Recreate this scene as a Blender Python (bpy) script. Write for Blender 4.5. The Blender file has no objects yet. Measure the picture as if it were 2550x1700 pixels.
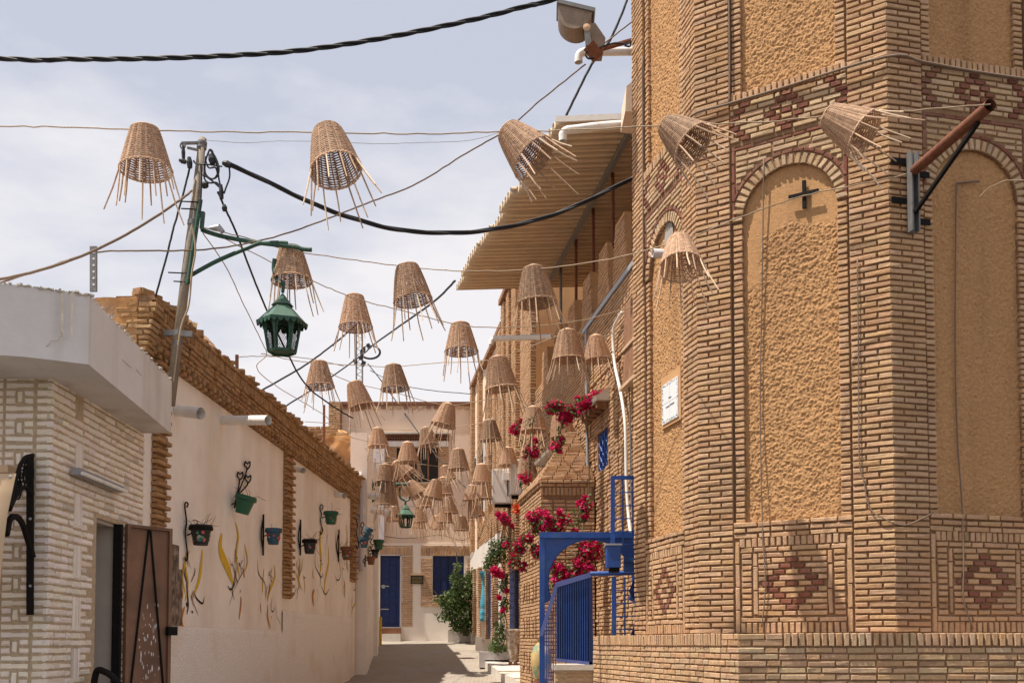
import bpy, bmesh, math, random
from mathutils import Vector, Matrix, noise

# ------------------------------------------------------------------ camera, sky, sun, exposure
scene = bpy.context.scene
FPX = 2480.0                      # focal length in photo pixels (35 mm lens)
PITCH = math.radians(2.5)
CY = 1600.0 - FPX * math.tan(PITCH)
cam_d = bpy.data.cameras.new("camera")
cam = bpy.data.objects.new("camera", cam_d)
scene.collection.objects.link(cam)
cam_d.sensor_width = 36.0
cam_d.lens = FPX / 2550.0 * 36.0
cam_d.shift_y = (CY - 850.0) / 2550.0
cam_d.clip_end = 2000.0
cam.location = (0, 0, 0)
cam.rotation_euler = (math.radians(90) + PITCH, 0, 0)
scene.camera = cam

SUN_EL = math.radians(66.5)
SUN_AZ = math.atan2(-1.0, -0.22)   # from +Y towards +X
to_sun = Vector((math.sin(SUN_AZ) * math.cos(SUN_EL), math.cos(SUN_AZ) * math.cos(SUN_EL), math.sin(SUN_EL)))
sun_d = bpy.data.lights.new("sun", 'SUN')
sun_d.energy = 5.0
sun_d.angle = math.radians(0.6)
sun_d.color = (1.0, 0.93, 0.82)
sun = bpy.data.objects.new("sun", sun_d)
scene.collection.objects.link(sun)
sun.location = (-20, -2, 40)
sun.rotation_euler = (-to_sun).to_track_quat('-Z', 'Y').to_euler()

world = bpy.data.worlds.new("World")
scene.world = world
world.use_nodes = True
wn = world.node_tree
wn.nodes.clear()
w_out = wn.nodes.new('ShaderNodeOutputWorld')
w_bg = wn.nodes.new('ShaderNodeBackground')
w_bg.inputs['Strength'].default_value = 0.1
w_sky = wn.nodes.new('ShaderNodeTexSky')
w_sky.sky_type = 'NISHITA'
w_sky.sun_disc = False
w_sky.sun_elevation = SUN_EL
w_sky.sun_rotation = SUN_AZ
w_sky.dust_density = 3.0
# thin high cloud over the sky, whiter towards the horizon
w_tc = wn.nodes.new('ShaderNodeTexCoord')
w_map = wn.nodes.new('ShaderNodeMapping')
w_map.inputs['Scale'].default_value = (1.6, 1.6, 4.0)
w_noise = wn.nodes.new('ShaderNodeTexNoise')
w_noise.inputs['Scale'].default_value = 1.5
w_noise.inputs['Detail'].default_value = 7
w_noise.inputs['Roughness'].default_value = 0.55
w_sep = wn.nodes.new('ShaderNodeSeparateXYZ')
w_mr = wn.nodes.new('ShaderNodeMapRange')
w_mr.inputs['From Min'].default_value = 0.05
w_mr.inputs['From Max'].default_value = 0.6
w_mr.inputs['To Min'].default_value = 0.40
w_mr.inputs['To Max'].default_value = -0.34
w_add = wn.nodes.new('ShaderNodeMath'); w_add.operation = 'ADD'
w_ramp = wn.nodes.new('ShaderNodeValToRGB')
w_ramp.color_ramp.elements[0].position = 0.30
w_ramp.color_ramp.elements[0].color = (0.42, 0.44, 0.515, 1)
w_ramp.color_ramp.elements[1].position = 0.66
w_ramp.color_ramp.elements[1].color = (0.67, 0.645, 0.65, 1)
w_mul = wn.nodes.new('ShaderNodeVectorMath'); w_mul.operation = 'SCALE'
w_mul.inputs['Scale'].default_value = 10.0
w_mix = wn.nodes.new('ShaderNodeMix'); w_mix.data_type = 'RGBA'
w_mix.inputs['Factor'].default_value = 0.9
L = wn.links.new
L(w_tc.outputs['Generated'], w_map.inputs['Vector'])
L(w_map.outputs['Vector'], w_noise.inputs['Vector'])
L(w_tc.outputs['Generated'], w_sep.inputs['Vector'])
L(w_sep.outputs['Z'], w_mr.inputs['Value'])
w_amp = wn.nodes.new('ShaderNodeMath'); w_amp.operation = 'MULTIPLY_ADD'
w_amp.inputs[1].default_value = 1.7; w_amp.inputs[2].default_value = -0.35
L(w_noise.outputs['Fac'], w_amp.inputs[0])
L(w_amp.outputs[0], w_add.inputs[0])
L(w_mr.outputs['Result'], w_add.inputs[1])
L(w_add.outputs[0], w_ramp.inputs['Fac'])
L(w_ramp.outputs['Color'], w_mul.inputs[0])
L(w_sky.outputs['Color'], w_mix.inputs['A'])
L(w_mul.outputs['Vector'], w_mix.inputs['B'])
L(w_mix.outputs['Result'], w_bg.inputs['Color'])
L(w_bg.outputs['Background'], w_out.inputs['Surface'])

vs = scene.view_settings
vs.view_transform = 'Standard'
vs.look = 'None'
vs.exposure = 0.55
vs.gamma = 1.0
vs.use_curve_mapping = False
scene.cycles.max_bounces = 8
scene.cycles.diffuse_bounces = 5

rnd = random.Random(7)
COL = scene.collection

# ------------------------------------------------------------------ projection helpers (photo pixel -> place)
_F = Vector((0, math.cos(PITCH), math.sin(PITCH)))
_U = Vector((0, -math.sin(PITCH), math.cos(PITCH)))
def ray(px, py):
    return Vector((1, 0, 0)) * ((px - 1275.0) / FPX) + _U * ((CY - py) / FPX) + _F
def P(px, py, Y):
    d = ray(px, py)
    return d * (Y / d.y)
def PD(dx, dy, Y):                # from the 2352-wide view of the photograph
    return P(dx * 1.0842, dy * 1.0842, Y)
def at_z(px, py, z):
    d = ray(px, py)
    return d * (z / d.z)
def ground_z(y):
    k = [(0,-1.6), (22,-1.0), (24,-.90), (26,-.68), (28,-.46), (30,-.30), (36,.08), (40,.25)]
    y = max(0.0, min(40.0, y))
    for (a, za), (b, zb) in zip(k[:-1], k[1:]):
        if y <= b: return za + (zb-za)*(y-a)/(b-a)
    return k[-1][1]

# ------------------------------------------------------------------ materials
MATS = {}
def mat(name, col, rough=0.85, var=0.12, scale=6.0, bump=0.0, bscale=60.0, metal=0.0, attr=False, col2=None, c2scale=2.0, c2lo=0.45, c2hi=0.65, spec=0.3, trans=0.0, streak=False):
    m = bpy.data.materials.new(name)
    m.use_nodes = True
    nt = m.node_tree
    b = nt.nodes['Principled BSDF']
    b.inputs['Roughness'].default_value = rough
    b.inputs['Metallic'].default_value = metal
    b.inputs['Specular IOR Level'].default_value = spec
    tc = nt.nodes.new('ShaderNodeTexCoord')
    geo = nt.nodes.new('ShaderNodeNewGeometry')
    base = None
    if attr:
        at = nt.nodes.new('ShaderNodeAttribute'); at.attribute_name = 'Col'
        base = at.outputs['Color']
    else:
        rgb = nt.nodes.new('ShaderNodeRGB'); rgb.outputs[0].default_value = (*col, 1)
        base = rgb.outputs[0]
    if col2 is not None:
        n2 = nt.nodes.new('ShaderNodeTexNoise')
        n2.inputs['Scale'].default_value = c2scale; n2.inputs['Detail'].default_value = 6
        vec = geo.outputs['Position']
        if streak:
            mp = nt.nodes.new('ShaderNodeMapping'); mp.inputs['Scale'].default_value = (1, 1, 0.12)
            nt.links.new(vec, mp.inputs['Vector']); vec = mp.outputs['Vector']
        nt.links.new(vec, n2.inputs['Vector'])
        r2 = nt.nodes.new('ShaderNodeMapRange')
        r2.inputs['From Min'].default_value = c2lo; r2.inputs['From Max'].default_value = c2hi
        nt.links.new(n2.outputs['Fac'], r2.inputs['Value'])
        mx = nt.nodes.new('ShaderNodeMix'); mx.data_type = 'RGBA'
        nt.links.new(r2.outputs['Result'], mx.inputs['Factor'])
        nt.links.new(base, mx.inputs['A']); mx.inputs['B'].default_value = (*col2, 1)
        base = mx.outputs['Result']
    if var > 0:
        n1 = nt.nodes.new('ShaderNodeTexNoise')
        n1.inputs['Scale'].default_value = scale; n1.inputs['Detail'].default_value = 8
        n1.inputs['Roughness'].default_value = 0.65
        nt.links.new(geo.outputs['Position'], n1.inputs['Vector'])
        r1 = nt.nodes.new('ShaderNodeMapRange')
        r1.inputs['From Min'].default_value = 0.3; r1.inputs['From Max'].default_value = 0.7
        r1.inputs['To Min'].default_value = 1 - var; r1.inputs['To Max'].default_value = 1 + var
        nt.links.new(n1.outputs['Fac'], r1.inputs['Value'])
        sc = nt.nodes.new('ShaderNodeVectorMath'); sc.operation = 'SCALE'
        nt.links.new(base, sc.inputs[0]); nt.links.new(r1.outputs['Result'], sc.inputs['Scale'])
        base = sc.outputs['Vector']
    nt.links.new(base, b.inputs['Base Color'])
    if bump > 0:
        nb = nt.nodes.new('ShaderNodeTexNoise')
        nb.inputs['Scale'].default_value = bscale; nb.inputs['Detail'].default_value = 5
        nt.links.new(geo.outputs['Position'], nb.inputs['Vector'])
        bp = nt.nodes.new('ShaderNodeBump')
        bp.inputs['Strength'].default_value = bump; bp.inputs['Distance'].default_value = 0.02
        nt.links.new(nb.outputs['Fac'], bp.inputs['Height'])
        nt.links.new(bp.outputs['Normal'], b.inputs['Normal'])
    if trans > 0:
        tr = nt.nodes.new('ShaderNodeBsdfTranslucent')
        nt.links.new(base, tr.inputs['Color'])
        ms = nt.nodes.new('ShaderNodeMixShader'); ms.inputs['Fac'].default_value = trans
        o = nt.nodes['Material Output']
        nt.links.new(b.outputs[0], ms.inputs[1]); nt.links.new(tr.outputs[0], ms.inputs[2])
        nt.links.new(ms.outputs[0], o.inputs['Surface'])
    MATS[name] = m
    return m

M_BRICK = mat('brick_clay', (.5, .34, .2), .92, .17, 28, .5, 110, attr=True, col2=(.27, .175, .11), c2scale=1.1, c2lo=.50, c2hi=1.05)
M_MORTAR = mat('mortar', (.25, .145, .078), .95, .25, 18, .4, 70)
M_OCHRE = mat('ochre_render', (.56, .312, .142), .95, .16, 34, .8, 140, col2=(.39, .21, .10), c2scale=3.2, c2lo=.50, c2hi=.92, streak=True)
M_OCHRE_S = mat('smooth_ochre', (.54, .31, .145), .9, .08, 5, .15, 40)
M_PLASTER = mat('lime_plaster', (.87, .81, .745), .9, .06, 2.5, .15, 25, col2=(.72, .615, .52), c2scale=1.1, c2lo=.46, c2hi=.78, streak=True)
M_WAINS = mat('rough_plaster', (.84, .80, .76), .95, .16, 45, .9, 40, col2=(.74, .64, .54), c2scale=1.2, c2lo=.55, c2hi=.8)
M_WHITE = mat('white_paint', (.68, .63, .59), .8, .06, 3, .2, 18, col2=(.47, .40, .34), c2scale=2.2, c2lo=.52, c2hi=.80, streak=True)
M_WBRICK = mat('painted_brick', (.8, .75, .65), .8, .06, 20, .25, 70, attr=True)
M_WMORT = mat('dirty_joint', (.48, .37, .25), .95, .2, 20, .3, 60)
M_ORANGE = mat('old_render', (.52, .27, .11), .95, .2, 5, .7, 20, col2=(.36, .22, .13), c2scale=2.2)
M_BEIGE = mat('beige_facade', (.74, .57, .43), .9, .06, 2, .12, 30, col2=(.68, .54, .44), c2scale=.6)
M_PALE = mat('pale_facade', (.80, .72, .64), .9, .05, 2, .1, 30)
M_GREYPL = mat('grey_render', (.55, .50, .50), .9, .06, 3, .1, 30)
M_STREET = mat('street_paving', (.36, .32, .28), .9, .08, 4, .1, 30, col2=(.30, .265, .23), c2scale=1.0)
M_GROUND = mat('dry_ground', (.15, .12, .09), .95, .15, 3, .2, 20)
M_BOUNCECUT = mat('bounce_cut_dark', (.085, .078, .072), .9, .2, 5, .2, 60)
M_STONE = mat('pale_stone', (.58, .53, .46), .9, .1, 6, .2, 30)
M_BLUE = mat('blue_gloss_paint', (.008, .062, .29), .42, .18, 9, .05, 40, spec=.5, col2=(.045, .11, .27), c2scale=4, c2lo=.52, c2hi=.85)
M_BLUED = mat('dark_blue_paint', (.007, .022, .105), .5, .12, 6, .05, 30, spec=.4)
M_RAIL = mat('sunlit_blue_paint', (.10, .13, .36), .5, .15, 10, .05, 40, spec=.5)  # sunlight on the railing tops put into the base colour
M_CYAN = mat('turquoise_glaze', (.07, .35, .50), .3, .12, 8, .05, 30, spec=.5)
M_GREEN = mat('green_enamel', (.022, .075, .048), .5, .25, 9, .1, 50, spec=.4, col2=(.10, .10, .06), c2scale=7, c2lo=.62, c2hi=.75)
M_GREENL = mat('pale_green_enamel', (.06, .125, .085), .5, .2, 9, .1, 50, spec=.4)
M_GREENP = mat('green_plastic', (.02, .105, .055), .5, .1, 8, spec=.4)
M_BLACKP = mat('black_painted_pot', (.025, .022, .022), .6, .3, 30, spec=.4)
M_TEALP = mat('teal_painted_pot', (.03, .09, .14), .6, .3, 30, spec=.4)
M_BROWNP = mat('brown_clay_pot', (.20, .085, .045), .8, .25, 20)
M_IRON = mat('black_iron', (.014, .012, .011), .8, .2, 20, spec=.12)
M_CABLE = mat('black_cable', (.022, .022, .025), .6, .1, 20, spec=.3)
M_GREYC = mat('grey_metal', (.33, .34, .36), .5, .15, 15, metal=.3)
M_ROPE = mat('tan_rope', (.36, .265, .175), .9, .25, 60)
M_ROPED = mat('brown_flex', (.20, .14, .10), .85, .2, 50)
M_POLE = mat('weathered_pole', (.25, .20, .145), .8, .18, 7, .15, 40, col2=(.22, .20, .18), c2scale=3)
M_RUST = mat('rusty_steel', (.17, .065, .035), .85, .3, 14, .25, 60)
M_BROWN = mat('brown_door_paint', (.24, .125, .075), .62, .18, 6, .06, 40, spec=.4, col2=(.13, .07, .045), c2scale=3)
M_DARK = mat('dark_interior', (.035, .03, .027), .95, .1, 4)
M_DOORIN = mat('dim_interior_wall', (.50, .44, .38), .95, .1, 3)
M_WICK = mat('wicker', (.56, .37, .245), .8, .35, 26, .2, 120, trans=.1)
def object_tint(m, lo, hi):
    nt = m.node_tree; b = nt.nodes['Principled BSDF']
    src = b.inputs['Base Color'].links[0].from_socket
    oi = nt.nodes.new('ShaderNodeObjectInfo'); mr = nt.nodes.new('ShaderNodeMapRange')
    mr.inputs['To Min'].default_value = lo; mr.inputs['To Max'].default_value = hi
    nt.links.new(oi.outputs['Random'], mr.inputs['Value'])
    sc = nt.nodes.new('ShaderNodeVectorMath'); sc.operation = 'SCALE'
    nt.links.new(src, sc.inputs[0]); nt.links.new(mr.outputs['Result'], sc.inputs['Scale'])
    nt.links.new(sc.outputs['Vector'], b.inputs['Base Color'])
object_tint(M_WICK, .72, 1.2)
M_WICKL = mat('sunlit_cane', (.66, .50, .35), .75, .2, 30)  # paler cane colour paints in the sun on some stakes
M_PVC = mat('white_pvc', (.80, .77, .72), .5, .08, 6, spec=.4, col2=(.52, .44, .35), c2scale=5, c2lo=.6, c2hi=.8)
M_AC = mat('ac_casing', (.72, .70, .67), .5, .05, 5, spec=.4)
M_ROOF = mat('tan_corrugated_metal', (.54, .415, .28), .6, .1, 3, metal=.1, spec=.4)
M_WOOD = mat('old_wood', (.24, .115, .06), .85, .3, 9, .3, 40, col2=(.35, .2, .12), c2scale=6, streak=True)
M_WOODL = mat('pale_wood', (.55, .38, .24), .85, .15, 9)
M_TAN = mat('tan_awning_sheet', (.62, .43, .26), .6, .06, 3)
M_RED = mat('bougainvillea_bract', (.50, .008, .06), .6, .35, 40, attr=True, trans=.3)
M_LEAF = mat('leaf', (.08, .15, .04), .6, .35, 30, attr=True, trans=.25)
M_TWIG = mat('twig', (.16, .11, .07), .9, .3, 40)
M_PAINT = mat('wall_paint_strokes', (.5, .4, .05), .85, .1, 10, attr=True)
M_TILE = mat('glazed_tile', (.78, .78, .78), .25, .03, 10, spec=.5)
M_INK = mat('ink', (.03, .04, .10), .6, .0)
M_GOLD = mat('gold_letters', (.55, .42, .12), .5, .1, 20)
M_SIGN = mat('black_sign', (.015, .013, .012), .4, .1, 20, spec=.5)
M_YELLOW = mat('yellow_paint', (.60, .36, .03), .6, .15, 10)
M_POTST = mat('mottled_stone_pot', (.30, .22, .16), .9, .3, 14, .5, 30, col2=(.55, .50, .45), c2scale=8)
M_AMPH = mat('painted_amphora', (.52, .38, .17), .7, .15, 8, .1, 30, col2=(.22, .30, .20), c2scale=6, c2lo=.52, c2hi=.6)
M_STEEL = mat('galvanised_steel', (.20, .195, .19), .55, .2, 12, metal=.4)
M_LAMP = mat('weathered_lamp_housing', (.26, .20, .15), .6, .2, 10, .1, 40, metal=.2)
M_CEMENT = mat('cement_patch', (.34, .31, .28), .95, .12, 12, .3, 50)
M_GLASS = mat('dusty_lamp_glass', (.40, .36, .34), .25, .1, 10, spec=.5)

# ------------------------------------------------------------------ mesh building
class MB:
    def __init__(self):
        self.v = []; self.f = []; self.c = []
    def quad(self, a, b, c, d, col=None):
        i = len(self.v); self.v += [a, b, c, d]; self.f.append((i, i+1, i+2, i+3)); self.c.append(col)
    def poly(self, pts, col=None):
        i = len(self.v); self.v += list(pts); self.f.append(tuple(range(i, i+len(pts)))); self.c.append(col)
    def hexa(self, b, t, col=None):          # b, t: 4 points each, t above b, same order
        i = len(self.v); self.v += list(b) + list(t)
        for f in ((3,2,1,0), (4,5,6,7), (0,1,5,4), (1,2,6,5), (2,3,7,6), (3,0,4,7)):
            self.f.append(tuple(i+k for k in f)); self.c.append(col)
    def box(self, c, s, rot=None, col=None):
        c = Vector(c); pts = []
        for z in (-.5, .5):
            for x, y in ((-.5,-.5), (.5,-.5), (.5,.5), (-.5,.5)):
                p = Vector((x*s[0], y*s[1], z*s[2]))
                if rot is not None: p = rot @ p
                pts.append(c + p)
        self.hexa(pts[:4], pts[4:], col)
    def beam(self, a, b, w, h, up=(0,0,1), col=None):
        a = Vector(a); b = Vector(b); d = (b-a).normalized()
        s = d.cross(Vector(up))
        if s.length < 1e-4: s = d.cross(Vector((1,0,0)))
        s.normalize(); t = s.cross(d)
        o = [s*(-w/2)+t*(-h/2), s*(w/2)+t*(-h/2), s*(w/2)+t*(h/2), s*(-w/2)+t*(h/2)]
        self.hexa([a+k for k in o], [b+k for k in o], col)
    def obox(self, F, u0, u1, z0, z1, n0, n1, col=None):
        b = [F.pt(u0,z0,n0), F.pt(u1,z0,n0), F.pt(u1,z0,n1), F.pt(u0,z0,n1)]
        t = [F.pt(u0,z1,n0), F.pt(u1,z1,n0), F.pt(u1,z1,n1), F.pt(u0,z1,n1)]
        self.hexa(b, t, col)
    def tube(self, pts, r, n=6, caps=True, col=None):
        pts = [Vector(p) for p in pts]
        m = len(pts)
        if m < 2: return
        rs = r if isinstance(r, (list, tuple)) else [r]*m
        base = len(self.v)
        d = (pts[1]-pts[0]).normalized()
        s = d.cross(Vector((0,0,1)))
        if s.length < 1e-3: s = d.cross(Vector((1,0,0)))
        s.normalize()
        for i, p in enumerate(pts):
            d = (pts[min(i+1,m-1)] - pts[max(i-1,0)])
            if d.length < 1e-9: d = Vector((0,0,1))
            d.normalize()
            s = s - d*s.dot(d)
            if s.length < 1e-5: s = d.orthogonal()
            s.normalize(); t = d.cross(s)
            for k in range(n):
                a = 2*math.pi*k/n
                self.v.append(p + (s*math.cos(a) + t*math.sin(a))*rs[i])
        for i in range(m-1):
            for k in range(n):
                k2 = (k+1) % n
                self.f.append((base+i*n+k, base+i*n+k2, base+(i+1)*n+k2, base+(i+1)*n+k)); self.c.append(col)
        if caps:
            self.f.append(tuple(base+k for k in reversed(range(n)))); self.c.append(col)
            self.f.append(tuple(base+(m-1)*n+k for k in range(n))); self.c.append(col)
    def lathe(self, prof, c=(0,0,0), n=20, col=None, axis=None):
        c = Vector(c); base = len(self.v)
        R = axis if axis is not None else Matrix.Identity(3)
        for r, z in prof:
            for k in range(n):
                a = 2*math.pi*k/n
                self.v.append(c + R @ Vector((r*math.cos(a), r*math.sin(a), z)))
        for i in range(len(prof)-1):
            for k in range(n):
                k2 = (k+1) % n
                self.f.append((base+i*n+k, base+i*n+k2, base+(i+1)*n+k2, base+(i+1)*n+k)); self.c.append(col)
    def grid(self, P2, nu, nv, col=None):
        base = len(self.v)
        for j in range(nv+1):
            for i in range(nu+1):
                self.v.append(P2(i/nu, j/nv))
        w = nu+1
        for j in range(nv):
            for i in range(nu):
                self.f.append((base+j*w+i, base+j*w+i+1, base+(j+1)*w+i+1, base+(j+1)*w+i)); self.c.append(col)
    def build(self, name, m, parent=None, smooth=False, local=False):
        me = bpy.data.meshes.new(name)
        me.from_pydata([tuple(p) for p in self.v], [], self.f)
        if any(c is not None for c in self.c):
            at = me.attributes.new('Col', 'FLOAT_COLOR', 'FACE')
            flat = []
            for c in self.c:
                c = c or (.5,.5,.5); flat += [c[0], c[1], c[2], 1.0]
            at.data.foreach_set('color', flat)
        me.materials.append(m)
        if smooth:
            me.polygons.foreach_set('use_smooth', [True]*len(me.polygons))
        me.update()
        o = bpy.data.objects.new(name, me)
        COL.objects.link(o)
        if parent is not None:
            o.parent = parent
            if not local and parent.parent is None: o.location = -Vector(parent.location)
        return o

class Face:                       # an upright wall plane; u runs to the right for someone facing it
    def __init__(self, p0, p1):
        self.o = Vector((p0[0], p0[1], 0)); d = Vector((p1[0]-p0[0], p1[1]-p0[1], 0))
        self.len = d.length; self.U = d.normalized(); self.N = Vector((self.U.y, -self.U.x, 0))
    def pt(self, u, z, n=0.0):
        return self.o + self.U*u + self.N*n + Vector((0,0,z))
    def hit(self, px, py, n=0.0):
        d = ray(px, py); k = (self.o + self.N*n).dot(self.N) / d.dot(self.N); q = d*k
        return (q-self.o).dot(self.U), q.z
    def at(self, px, py, n=0.0):
        u, z = self.hit(px, py, n); return self.pt(u, z, n)

def thing(name, label, cat, loc=(0,0,0), group=None):
    o = bpy.data.objects.new(name, None); COL.objects.link(o)
    o.location = loc; o.empty_display_size = .2
    return tag(o, label, cat, group)
def tag(o, label, cat, group=None):
    o['label'] = label; o['category'] = cat
    if group: o['group'] = group
    return o
def struct(name, mb, m):
    o = mb.build(name, m); o['kind'] = 'structure'; return o
def copy_tree(o, parent=None):
    c = o.copy(); COL.objects.link(c); c.parent = parent
    for ch in o.children: copy_tree(ch, c)
    return c

# ------------------------------------------------------------------ bricks
CLAY = [(.52,.328,.186), (.50,.305,.166), (.54,.346,.204), (.47,.28,.152), (.51,.312,.172), (.53,.338,.198), (.51,.328,.194)]
REDS = [(.21,.078,.050), (.24,.09,.058), (.18,.068,.046), (.26,.115,.078)]
WHITES = [(.84,.745,.635), (.80,.70,.59), (.86,.77,.67)]
PALES = [(.51,.355,.21), (.50,.34,.20), (.47,.31,.175), (.53,.375,.235)]
def clay(pal=CLAY, j=.07):
    c = rnd.choice(pal); k = 1 + rnd.uniform(-j, j)
    if rnd.random() < .03: k *= rnd.uniform(.66, .85)
    return (c[0]*k, c[1]*k*rnd.uniform(.97,1.03), c[2]*k*rnd.uniform(.94,1.06))
def brick_geo(F, u, z, w, h, n, deep, jit, e, rot=0.0):
    # u, z centre; n = front face; chamfered front, no back
    vs_ = []
    def ring(w2, h2, nn, j):
        for sx, sz in ((-1,-1), (1,-1), (1,1), (-1,1)):
            a = sx*w2/2 + rnd.uniform(-j, j); b = sz*h2/2 + rnd.uniform(-j, j)
            if rot: a, b = a*math.cos(rot)-b*math.sin(rot), a*math.sin(rot)+b*math.cos(rot)
            vs_.append(F.pt(u+a, z+b, nn + rnd.uniform(-j, j)*.9))
    ring(w, h, n-deep, 0)
    ring(w, h, n-e*1.1, jit)
    if rnd.random() < .16:            # a knocked-off corner
        k = 4+rnd.randrange(4); c0 = F.pt(u, z, n-.02); vs_[k] = vs_[k].lerp(c0, rnd.uniform(.12, .3))
    ring(w-2*e, h-2*e, n, jit)
    return vs_
BRF = [(8,9,10,11)] + [(r*4+k, r*4+(k+1)%4, (r+1)*4+(k+1)%4, (r+1)*4+k) for r in (0,1) for k in range(4)]
class Bricks:
    def __init__(self, jit=.0032, e=.0055, deep=.05):
        self.l = []; self.jit = jit; self.e = e; self.deep = deep
    def add(self, F, u, z, w, h, n, col, rot=0.0):
        z += .007*noise.noise(Vector((u*.9, z*.7, F.o.x))) + .0025*noise.noise(Vector((u*6, z*9, F.o.y)))
        rot += rnd.gauss(0, .006) if w > .08 else rnd.gauss(0, .012)
        self.l.append((F, u, z, w, h, n, col, rot))
    def course(self, F, u0, u1, z, h, n, lens=(.255,.125), joint=.018, off=0, pal=CLAY, mask=None, proud=None, specials=None, nj=.004):
        # fill one course between u0 and u1; specials = [(ua, ub, colour)] are laid first
        segs = []; a = u0
        for ua, ub, c in sorted(specials or []):
            if ua - a > .03: segs.append((a, ua-joint, None))
            segs.append((ua, ub, c)); a = ub + joint
        if u1 - a > .03: segs.append((a, u1, None))
        for s0, s1, c in segs:
            if c is not None:
                self.add(F, (s0+s1)/2, z, s1-s0, h, n, c); continue
            x = s0; k = off
            while x < s1 - .03:
                ln = lens[k % len(lens)] * rnd.uniform(.96, 1.04)
                if s1 - (x + ln) < .06: ln = s1 - x
                if x + ln > s1: ln = s1 - x
                uc = x + ln/2
                if mask is None or not mask(uc, z, ln):
                    nn = n + rnd.uniform(-nj, nj) + (proud(uc, z) if proud else 0)
                    self.add(F, uc, z + rnd.uniform(-.0015,.0015), ln, h*rnd.uniform(.94,1.03), nn, clay(pal))
                x += ln + joint; k += 1
    def wall(self, F, u0, u1, z0, z1, n, pitch=.0625, joint=.018, **kw):
        z = z0; i = 0
        lens = kw.pop('lens', (.255,.125))
        while z + pitch <= z1 + 1e-6:
            self.course(F, u0, u1, z + pitch/2, pitch - joint, n, lens=lens, joint=joint, off=i % 2, **kw)
            z += pitch; i += 1
    def soldiers(self, F, u0, u1, z0, z1, n, w=.05, joint=.016, pal=CLAY):
        x = u0
        while x + w <= u1 + .01:
            self.add(F, x+w/2, (z0+z1)/2, w*rnd.uniform(.9,1.05), (z1-z0)*rnd.uniform(.96,1.0), n + rnd.uniform(-.006,.006), clay(pal))
            x += w + joint
    def build(self, parent, m=None, single=300, name='brick'):
        m = m or M_BRICK
        off = -Vector(parent.location)
        sc = []
        for i, b in enumerate(self.l):
            q = b[0].pt(b[1], b[2], b[5]); 
            if q.y < 1: sc.append(0); continue
            px = 1275 + FPX*q.x/q.y; py = 1600 - FPX*q.z/q.y
            cosv = max(0.0, -(q.normalized().dot(b[0].N)))
            inside = -20 < px < 2570 and -20 < py < 1720
            sc.append(b[3]*b[4]*cosv/q.length_squared if inside else 0)
        order = sorted(range(len(self.l)), key=lambda i: -sc[i])
        big = set(i for i in order[:single] if sc[i] > 0)
        mb = MB()
        for i, b in enumerate(self.l):
            vv = brick_geo(b[0], b[1], b[2], b[3], b[4], b[5], self.deep, self.jit, min(self.e, b[3]*.2, b[4]*.2), b[7])
            if i in big:
                s = MB(); s.v = vv; s.f = list(BRF); s.c = [b[6]]*len(BRF)
                s.build(name, m, parent)
            else:
                k = len(mb.v); mb.v += vv
                mb.f += [tuple(k+j for j in f) for f in BRF]; mb.c += [b[6]]*len(BRF)
        if mb.f:
            o = mb.build('brickwork', m, parent); o['kind'] = 'stuff'

def wall_holes(mb, F, u0, u1, z0, z1, n0, n1, holes):
    us = sorted(set([u0, u1] + [min(max(h[0],u0),u1) for h in holes] + [min(max(h[1],u0),u1) for h in holes]))
    zs = sorted(set([z0, z1] + [min(max(h[2],z0),z1) for h in holes] + [min(max(h[3],z0),z1) for h in holes]))
    for a, b in zip(us[:-1], us[1:]):
        if b-a < 1e-4: continue
        for c, d in zip(zs[:-1], zs[1:]):
            if d-c < 1e-4: continue
            mu, mz = (a+b)/2, (c+d)/2
            if any(h[0] < mu < h[1] and h[2] < mz < h[3] for h in holes): continue
            mb.obox(F, a, b, c, d, n0, n1)

def catenary(pts, sag=0.0, sub=8, wig=0.0):
    out = []
    for a, b in zip(pts[:-1], pts[1:]):
        a = Vector(a); b = Vector(b)
        for i in range(sub):
            t = i/sub; p = a.lerp(b, t); p.z -= sag*4*t*(1-t)
            out.append(p)
    out.append(Vector(pts[-1]))
    if wig:
        for i in range(1, len(out)-1):
            out[i] = out[i] + Vector((rnd.uniform(-wig,wig), rnd.uniform(-wig,wig), rnd.uniform(-wig,wig)))
    return out
def smooth_path(pts, sub=6):
    pts = [Vector(p) for p in pts]; out = []
    n = len(pts)
    for i in range(n-1):
        p0 = pts[max(i-1,0)]; p1 = pts[i]; p2 = pts[i+1]; p3 = pts[min(i+2,n-1)]
        for k in range(sub):
            t = k/sub
            out.append(.5*((2*p1) + (p2-p0)*t + (2*p0-5*p1+4*p2-p3)*t*t + (3*p1-p0-3*p2+p3)*t**3))
    out.append(pts[-1]); return out

# ================================================================== THE SETTING
g = MB()
ys = [-300, 0, 22, 24, 26, 28, 30, 36, 40, 300]
for a, b in zip(ys[:-1], ys[1:]):
    za, zb = ground_z(a)-.03, ground_z(b)-.03
    g.quad(Vector((-300,a,za)), Vector((300,a,za)), Vector((300,b,zb)), Vector((-300,b,zb)))
struct('ground', g, M_GROUND)

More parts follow.
